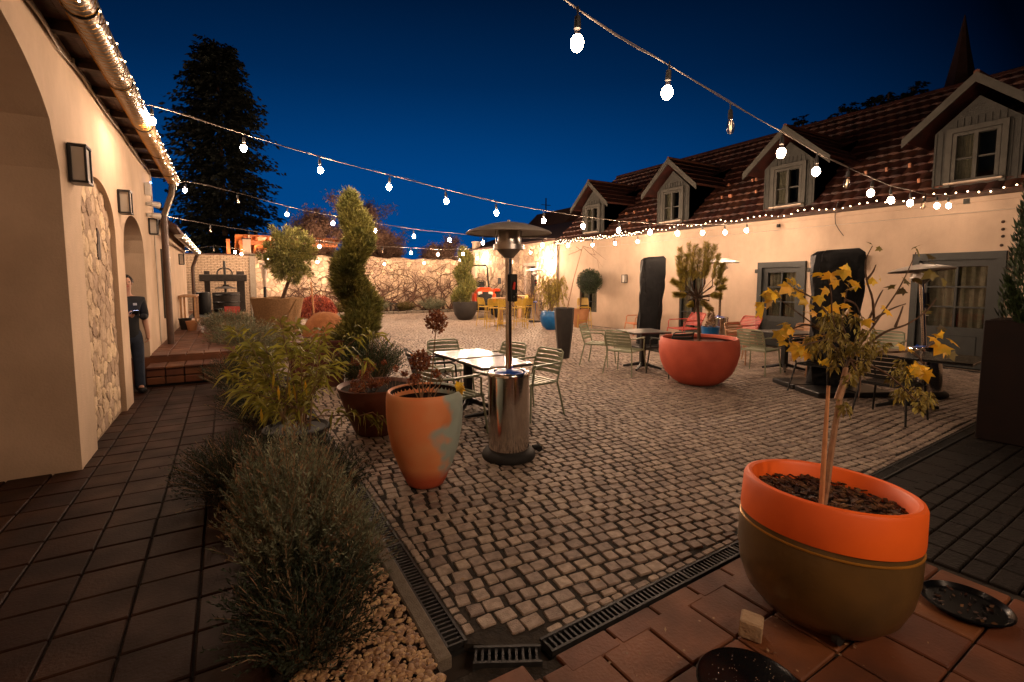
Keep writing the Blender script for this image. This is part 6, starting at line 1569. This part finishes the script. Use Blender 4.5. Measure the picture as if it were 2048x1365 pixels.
# ================================================================== MOTORBIKE, TRACTOR
g_ = (1.75, 21.8, 0)
t_ = T('motorbike', 'chromed motorbike parked in the shadow behind the jute wrapped planter', 'motorbike', g_, R(65))
for y in (-.62, .62):
    mb = MB(); mb.lathe([(.24, -.05), (.32, -.05), (.34, 0), (.32, .05), (.24, .05), (.24, -.05)], n=26); mb.v = [(z, x+y, y2+.34) for x, y2, z in mb.v]; w_ = mb.build('wheel', 'black_rubber', t_, smooth=True)
    m1 = MB(); m1.lathe([(.22, -.02), (.245, -.02), (.245, .02), (.22, .02), (.22, -.02)], n=26); 
    for k in range(10): a = k*pi/5; m1.tube([(0, 0, 0), (.23*cos(a), .23*sin(a), 0)], .006, 3)
    m1.v = [(z, x+y, y2+.34) for x, y2, z in m1.v]; q = m1.build('rim', 'steel', w_)
mb = MB(); mb.ball((0, .02, .42), .2, 14, 8, .9, (.7, 1.2)); mb.build('engine', 'steel_dull', t_, smooth=True)
mb = MB(); mb.ball((0, -.12, .75), .18, 14, 8, .65, (.65, 1.5)); mb.build('fuel_tank', 'steel', t_, smooth=True)
mb = MB(); mb.box((0, .32, .72), (.24, .5, .08), bev=.03); mb.build('seat', 'black_rubber', t_)
mb = MB()
for x in (-.09, .09): mb.tube([(x, -.62, .34), (x, -.42, .98)], .022, 8)
mb.tube([(-.36, -.30, 1.02), (-.2, -.38, 1.06), (0, -.42, 1.0), (.2, -.38, 1.06), (.36, -.30, 1.02)], .014, 6); mb.build('fork_and_handlebar', 'steel', t_, smooth=True)
mb = MB(); mb.tube([(0, -.45, .88), (0, -.56, .88)], [.07, .09], 14); mb.build('headlight', 'steel', t_, smooth=True)
mb = MB(); mb.tube([(.12, .0, .3), (.15, .4, .28), (.16, .8, .34)], .035, 8); mb.build('exhaust', 'steel', t_, smooth=True)

TR_ = T('tractor', 'small orange red compact tractor with a roll bar in front of the far wall', 'tractor', (10.55, 21.3, 0), R(158)+pi/2*0)
TR_.scale = (1.22, 1.22, 1.22); TR_.location = (10.5, 20.7, 0)
TR_.rotation_euler = (0, 0, math.atan2(-21.3, -10.55)+pi/2+.12)   # local -Y looks at the camera
def tb(nm, mat, f, smooth=False, par=None):
    mb = MB(); f(mb); return mb.build(nm, mat, par or TR_, smooth=smooth)
tb('hood', 'tractor_red', lambda m: (m.box((0, -.25, 1.02), (.60, 1.1, .30), bev=.09), m.box((0, -.72, .98), (.56, .2, .22), bev=.06)))
tb('grille', 'black_metal', lambda m: (m.box((0, -.83, .70), (.52, .12, .46), bev=.03), m.box((0, -.905, .93), (.22, .02, .16), bev=.008)))
for s_ in (-1, 1):
    tb('headlight', 'white_plastic', lambda m: m.box((s_*.2, -.842, .95), (.17, .06, .13), rz=s_*-.2, bev=.02))
    tb('front_fender', 'tractor_red', lambda m: m.box((s_*.36, -.5, .78), (.12, .6, .34), bev=.04))
    tb('rear_fender', 'tractor_red', lambda m: (m.box((s_*.62, .75, 1.05), (.34, .8, .12), bev=.05), m.box((s_*.5, .7, .85), (.08, .8, .45), bev=.03)))
    w_ = tb('rear_wheel', 'black_rubber', lambda m: (m.lathe([(.26, -.14), (.5, -.14), (.54, -.06), (.54, .06), (.5, .14), (.26, .14), (.26, -.14)], n=24), setattr(m, 'v', [(z+s_*.62, x+.75, y+.54) for x, y, z in m.v])), True)
    tb('rim', 'sill_pale', lambda m: (m.lathe([(.001, -.05), (.27, -.05), (.27, .05), (.001, .05)], n=20), setattr(m, 'v', [(z+s_*.66, x+.75, y+.54) for x, y, z in m.v])), False, w_)
    w_ = tb('front_wheel', 'black_rubber', lambda m: (m.lathe([(.16, -.09), (.29, -.09), (.32, 0), (.29, .09), (.16, .09), (.16, -.09)], n=20), setattr(m, 'v', [(z+s_*.52, x-.5, y+.32) for x, y, z in m.v])), True)
    tb('rim', 'sill_pale', lambda m: (m.lathe([(.001, -.05), (.17, -.05), (.17, .05), (.001, .05)], n=16), setattr(m, 'v', [(z+s_*.55, x-.5, y+.32) for x, y, z in m.v])), False, w_)
    tb('mirror', 'black_metal', lambda m: (m.tube([(s_*.5, .3, 1.1), (s_*.72, .25, 1.3)], .012, 5), m.box((s_*.72, .22, 1.42), (.13, .04, .24), bev=.015))) if s_ > 0 else None
tb('roll_bar', 'black_metal', lambda m: m.tube([(-.42, .95, .9), (-.36, .95, 1.5), (-.34, .95, 1.95), (-.28, .95, 2.05), (.28, .95, 2.05), (.34, .95, 1.95), (.36, .95, 1.5), (.42, .95, .9)], .032, 8), True)
tb('steering_wheel', 'black_metal', lambda m: (m.tube([(.17*cos(a), .28+.12*sin(a), 1.32+.12*sin(a)) for a in [k*pi/9 for k in range(19)]], .014, 5), m.tube([(0, .28, 1.32), (0, .15, 1.1)], .02, 6)), True)
tb('seat', 'black_rubber', lambda m: (m.box((0, .72, 1.0), (.44, .42, .12), bev=.04), m.box((0, .93, 1.2), (.42, .1, .4), bev=.04)))
tb('chassis', 'black_metal', lambda m: (m.box((0, .1, .55), (.36, 1.8, .3)), m.box((0, .75, .54), (1.1, .12, .12)), m.box((0, -.5, .34), (.9, .08, .08))))
tb('bumper_weight', 'black_metal', lambda m: m.box((0, -.95, .5), (.5, .12, .2), bev=.02))

# ================================================================== PERSON
def skinmesh(nm, mat, joints, edges, parent, lev=2):
    me = bpy.data.meshes.new(nm); me.from_pydata([j[0] for j in joints], edges, []); me.update()
    o = bpy.data.objects.new(nm, me); COL.objects.link(o); o.parent = parent; me.materials.append(MATS[mat])
    sk = o.modifiers.new('skin', 'SKIN'); me.skin_vertices[0].data[0].use_root = True
    for i, j in enumerate(joints):
        r_ = j[1]; me.skin_vertices[0].data[i].radius = (r_, r_) if not isinstance(r_, tuple) else r_
    sk.use_smooth_shade = True; s_ = o.modifiers.new('sub', 'SUBSURF'); s_.levels = lev; s_.render_levels = lev
    return o
PE = T('person', 'person in dark shirt and jeans half hidden in the arched doorway, looking at a phone', 'person', (-1.315, 9.25, 0), R(200))
# local frame: faces +Y (rotated towards the camera), x to the figure's right hand side seen from behind
J = [((0, 0, .95), (.10, .075)), ((0, 0, 1.12), (.10, .075)), ((0, .01, 1.32), (.13, .09)), ((0, 0, 1.44), (.09, .07)), ((0, 0, 1.50), (.052, .055)), ((0, .02, 1.56), (.055, .06)), ((0, .035, 1.64), (.072, .088)), ((0, .025, 1.72), (.070, .085)), ((0, .015, 1.775), (.045, .055)),
     ((.17, 0, 1.42), (.062, .06)), ((.215, -.03, 1.14), (.044, .046)), ((.235, .03, .90), (.028, .032)),
     ((-.17, 0, 1.42), (.062, .06)), ((-.215, .0, 1.15), (.044, .046)), ((-.08, .22, 1.19), (.028, .03)),
     ((.09, 0, .84), (.065, .065)), ((.10, .02, .48), (.058, .062)), ((.105, -.01, .11), (.04, .045)), ((.11, .10, .045), (.042, .03)),
     ((-.09, 0, .84), (.065, .065)), ((-.10, .02, .48), (.058, .062)), ((-.105, -.01, .11), (.04, .045)), ((-.11, .10, .045), (.042, .03))]
Ed = [(0, 1), (1, 2), (2, 3), (3, 4), (4, 5), (5, 6), (6, 7), (7, 8), (3, 9), (9, 10), (10, 11), (3, 12), (12, 13), (13, 14), (0, 15), (15, 16), (16, 17), (17, 18), (0, 19), (19, 20), (20, 21), (21, 22)]
J = [((-p_[0], p_[1], p_[2]), r_) for p_, r_ in J]
# hands: palm and five fingers continue the same skeleton
def hand(wi, base, d, across, curl, side):
    w_ = V(base); d = V(d).normalized(); ac = V(across).normalized(); cu = V(curl).normalized()
    J.append((tuple(w_+d*.045), (.026, .016))); pi_ = len(J)-1; Ed.append((wi, pi_))
    J.append((tuple(w_+d*.075), (.030, .015))); pj = len(J)-1; Ed.append((pi_, pj))
    for k, L in enumerate((.070, .078, .072, .056)):
        b_ = w_+d*.088+ac*(-.030+.020*k); J.append((tuple(b_), .0085)); a_ = len(J)-1; Ed.append((pj, a_))
        J.append((tuple(b_+d*L*.45+cu*L*.25), .0080)); b2 = len(J)-1; Ed.append((a_, b2))
        J.append((tuple(b_+d*L*.62+cu*L*.70), .0068)); c2 = len(J)-1; Ed.append((b2, c2))
    b_ = w_+d*.035-ac*.032; J.append((tuple(b_), .011)); a_ = len(J)-1; Ed.append((pi_, a_)); J.append((tuple(b_+d*.035-ac*.012+cu*.02), .0095)); b2 = len(J)-1; Ed.append((a_, b2)); J.append((tuple(b_+d*.058-ac*.006+cu*.035), .0075)); Ed.append((b2, len(J)-1))
hand(11, (-.235, .03, .90), (-.04, .12, -1), (0, 1, .1), (1, .1, 0), 1)
hand(14, (.08, .22, 1.19), (-.9, .45, .1), (0, -.3, -1), (0, -.4, .9), -1)
body = skinmesh('body', 'skin', J, Ed, PE)
mb = MB(); mb.lathe([(.001, -.012), (.012, -.004), (.009, .02), (.004, .034)], (0, .125, 1.665), 8); mb.ball((0, .128, 1.662), .013, 8, 6); mb.build('nose', 'skin', body, smooth=True)
for s_ in (-1, 1):
    mb = MB(); mb.ball((s_*.076, .02, 1.675), .024, 8, 6, 1.3, (.4, .8)); mb.build('ear', 'skin', body, smooth=True)
    mb = MB(); mb.ball((s_*.030, .108, 1.695), .011, 8, 6, .6); mb.build('eye', 'hair', body, smooth=True)
mb = MB(); mb.box((0, .116, 1.632), (.045, .012, .009), bev=.003); mb.build('mouth', 'red_paint', body)
hr = MB()
for k in range(2600):
    d = rdir(-.15, 1)
    if d.y > .45 and d.z < .62: continue
    p = V((d.x*.083, .012+d.y*.098, 1.715+d.z*.095)); hr.leaf(p, (d*.35+V((0, -.6, -.7))+rdir()*.35)*U(.02, .04), .006, nrm=d)
hr.ball((0, .006, 1.722), .083, 18, 12, 1.06, (.97, 1.08)); hr.v = [(x, y, z) if not (y > .075 and z < 1.745) else (x, .06, z) for x, y, z in hr.v]
hr.build('hair', 'hair', PE, smooth=True)
SJ = [((0, 0, .80), (.165, .125)), ((0, 0, .92), (.158, .12)), ((0, 0, 1.12), (.148, .118)), ((0, .01, 1.32), (.182, .132)), ((0, 0, 1.44), (.118, .095)), ((0, .0, 1.485), (.066, .066)), ((.18, 0, 1.42), (.076, .074)), ((.218, -.03, 1.16), (.060, .060)), ((-.18, 0, 1.42), (.076, .074)), ((-.218, 0, 1.16), (.060, .060)), ((-.16, .10, 1.165), (.05, .05)), ((.226, -.005, 1.06), (.050, .052))]
skinmesh('shirt', 'shirt', SJ, [(0, 1), (1, 2), (2, 3), (3, 4), (4, 5), (4, 6), (6, 7), (7, 11), (4, 8), (8, 9), (9, 10)], PE)
TJ = [((0, 0, 1.06), (.140, .108)), ((0, 0, .90), (.150, .118)), ((.095, 0, .82), (.105, .108)), ((.10, .02, .48), (.074, .078)), ((.105, -.01, .03), (.066, .075)), ((-.095, 0, .82), (.105, .108)), ((-.10, .02, .48), (.074, .078)), ((-.105, -.01, .03), (.066, .075))]
skinmesh('jeans', 'jeans', TJ, [(0, 1), (1, 2), (2, 3), (3, 4), (1, 5), (5, 6), (6, 7)], PE)
for s_ in (-1, 1):
    mb = MB(); mb.box((s_*.108, .05, .045), (.095, .27, .07), bev=.022); mb.box((s_*.108, -.02, .09), (.085, .12, .06), bev=.02); mb.build('shoe', 'black_rubber', PE)
mb = MB(); mb.box((-.075, .128, 1.36), (.045, .006, .035), rx=.1); mb.build('chest_badge', 'badge', PE)
c_, s_ = cos(R(200)), sin(R(200))
lx, ly = -.035, .29
PH_ = T('phone', 'glowing phone held by the person in the arched doorway', 'phone', (-1.315+lx*c_-ly*s_, 9.25+lx*s_+ly*c_, 1.235), R(200))
mb = MB(); mb.box((0, 0, 0), (.075, .145, .009), rx=.55, bev=.003); mb.build('case', 'black_metal', PH_)
mb = MB(); mb.box((0, -.003, .006), (.066, .132, .002), rx=.55); mb.build('screen', 'phone_screen', PH_)

# small fallen leaves and crumbs lying on the paving
random.seed(77); mb = MB()
for k in range(260):
    x, y = U(1, 11), 2+10*rnd()**1.3
    mb.leaf((x, y, .008), V((U(-1, 1), U(-1, 1), U(0, .25)))*U(.012, .035), U(.005, .012), nrm=V((0, 0, 1)))
for k in range(70): mb.leaf((U(.9, 3.4), U(.8, 1.6), .008), V((U(-1, 1), U(-1, 1), U(0, .25)))*U(.012, .03), U(.004, .01), nrm=V((0, 0, 1)))
mb.build('fallen_leaves', 'dry_stem', kind='stuff', label='tiny dry leaves and crumbs scattered over the paving')
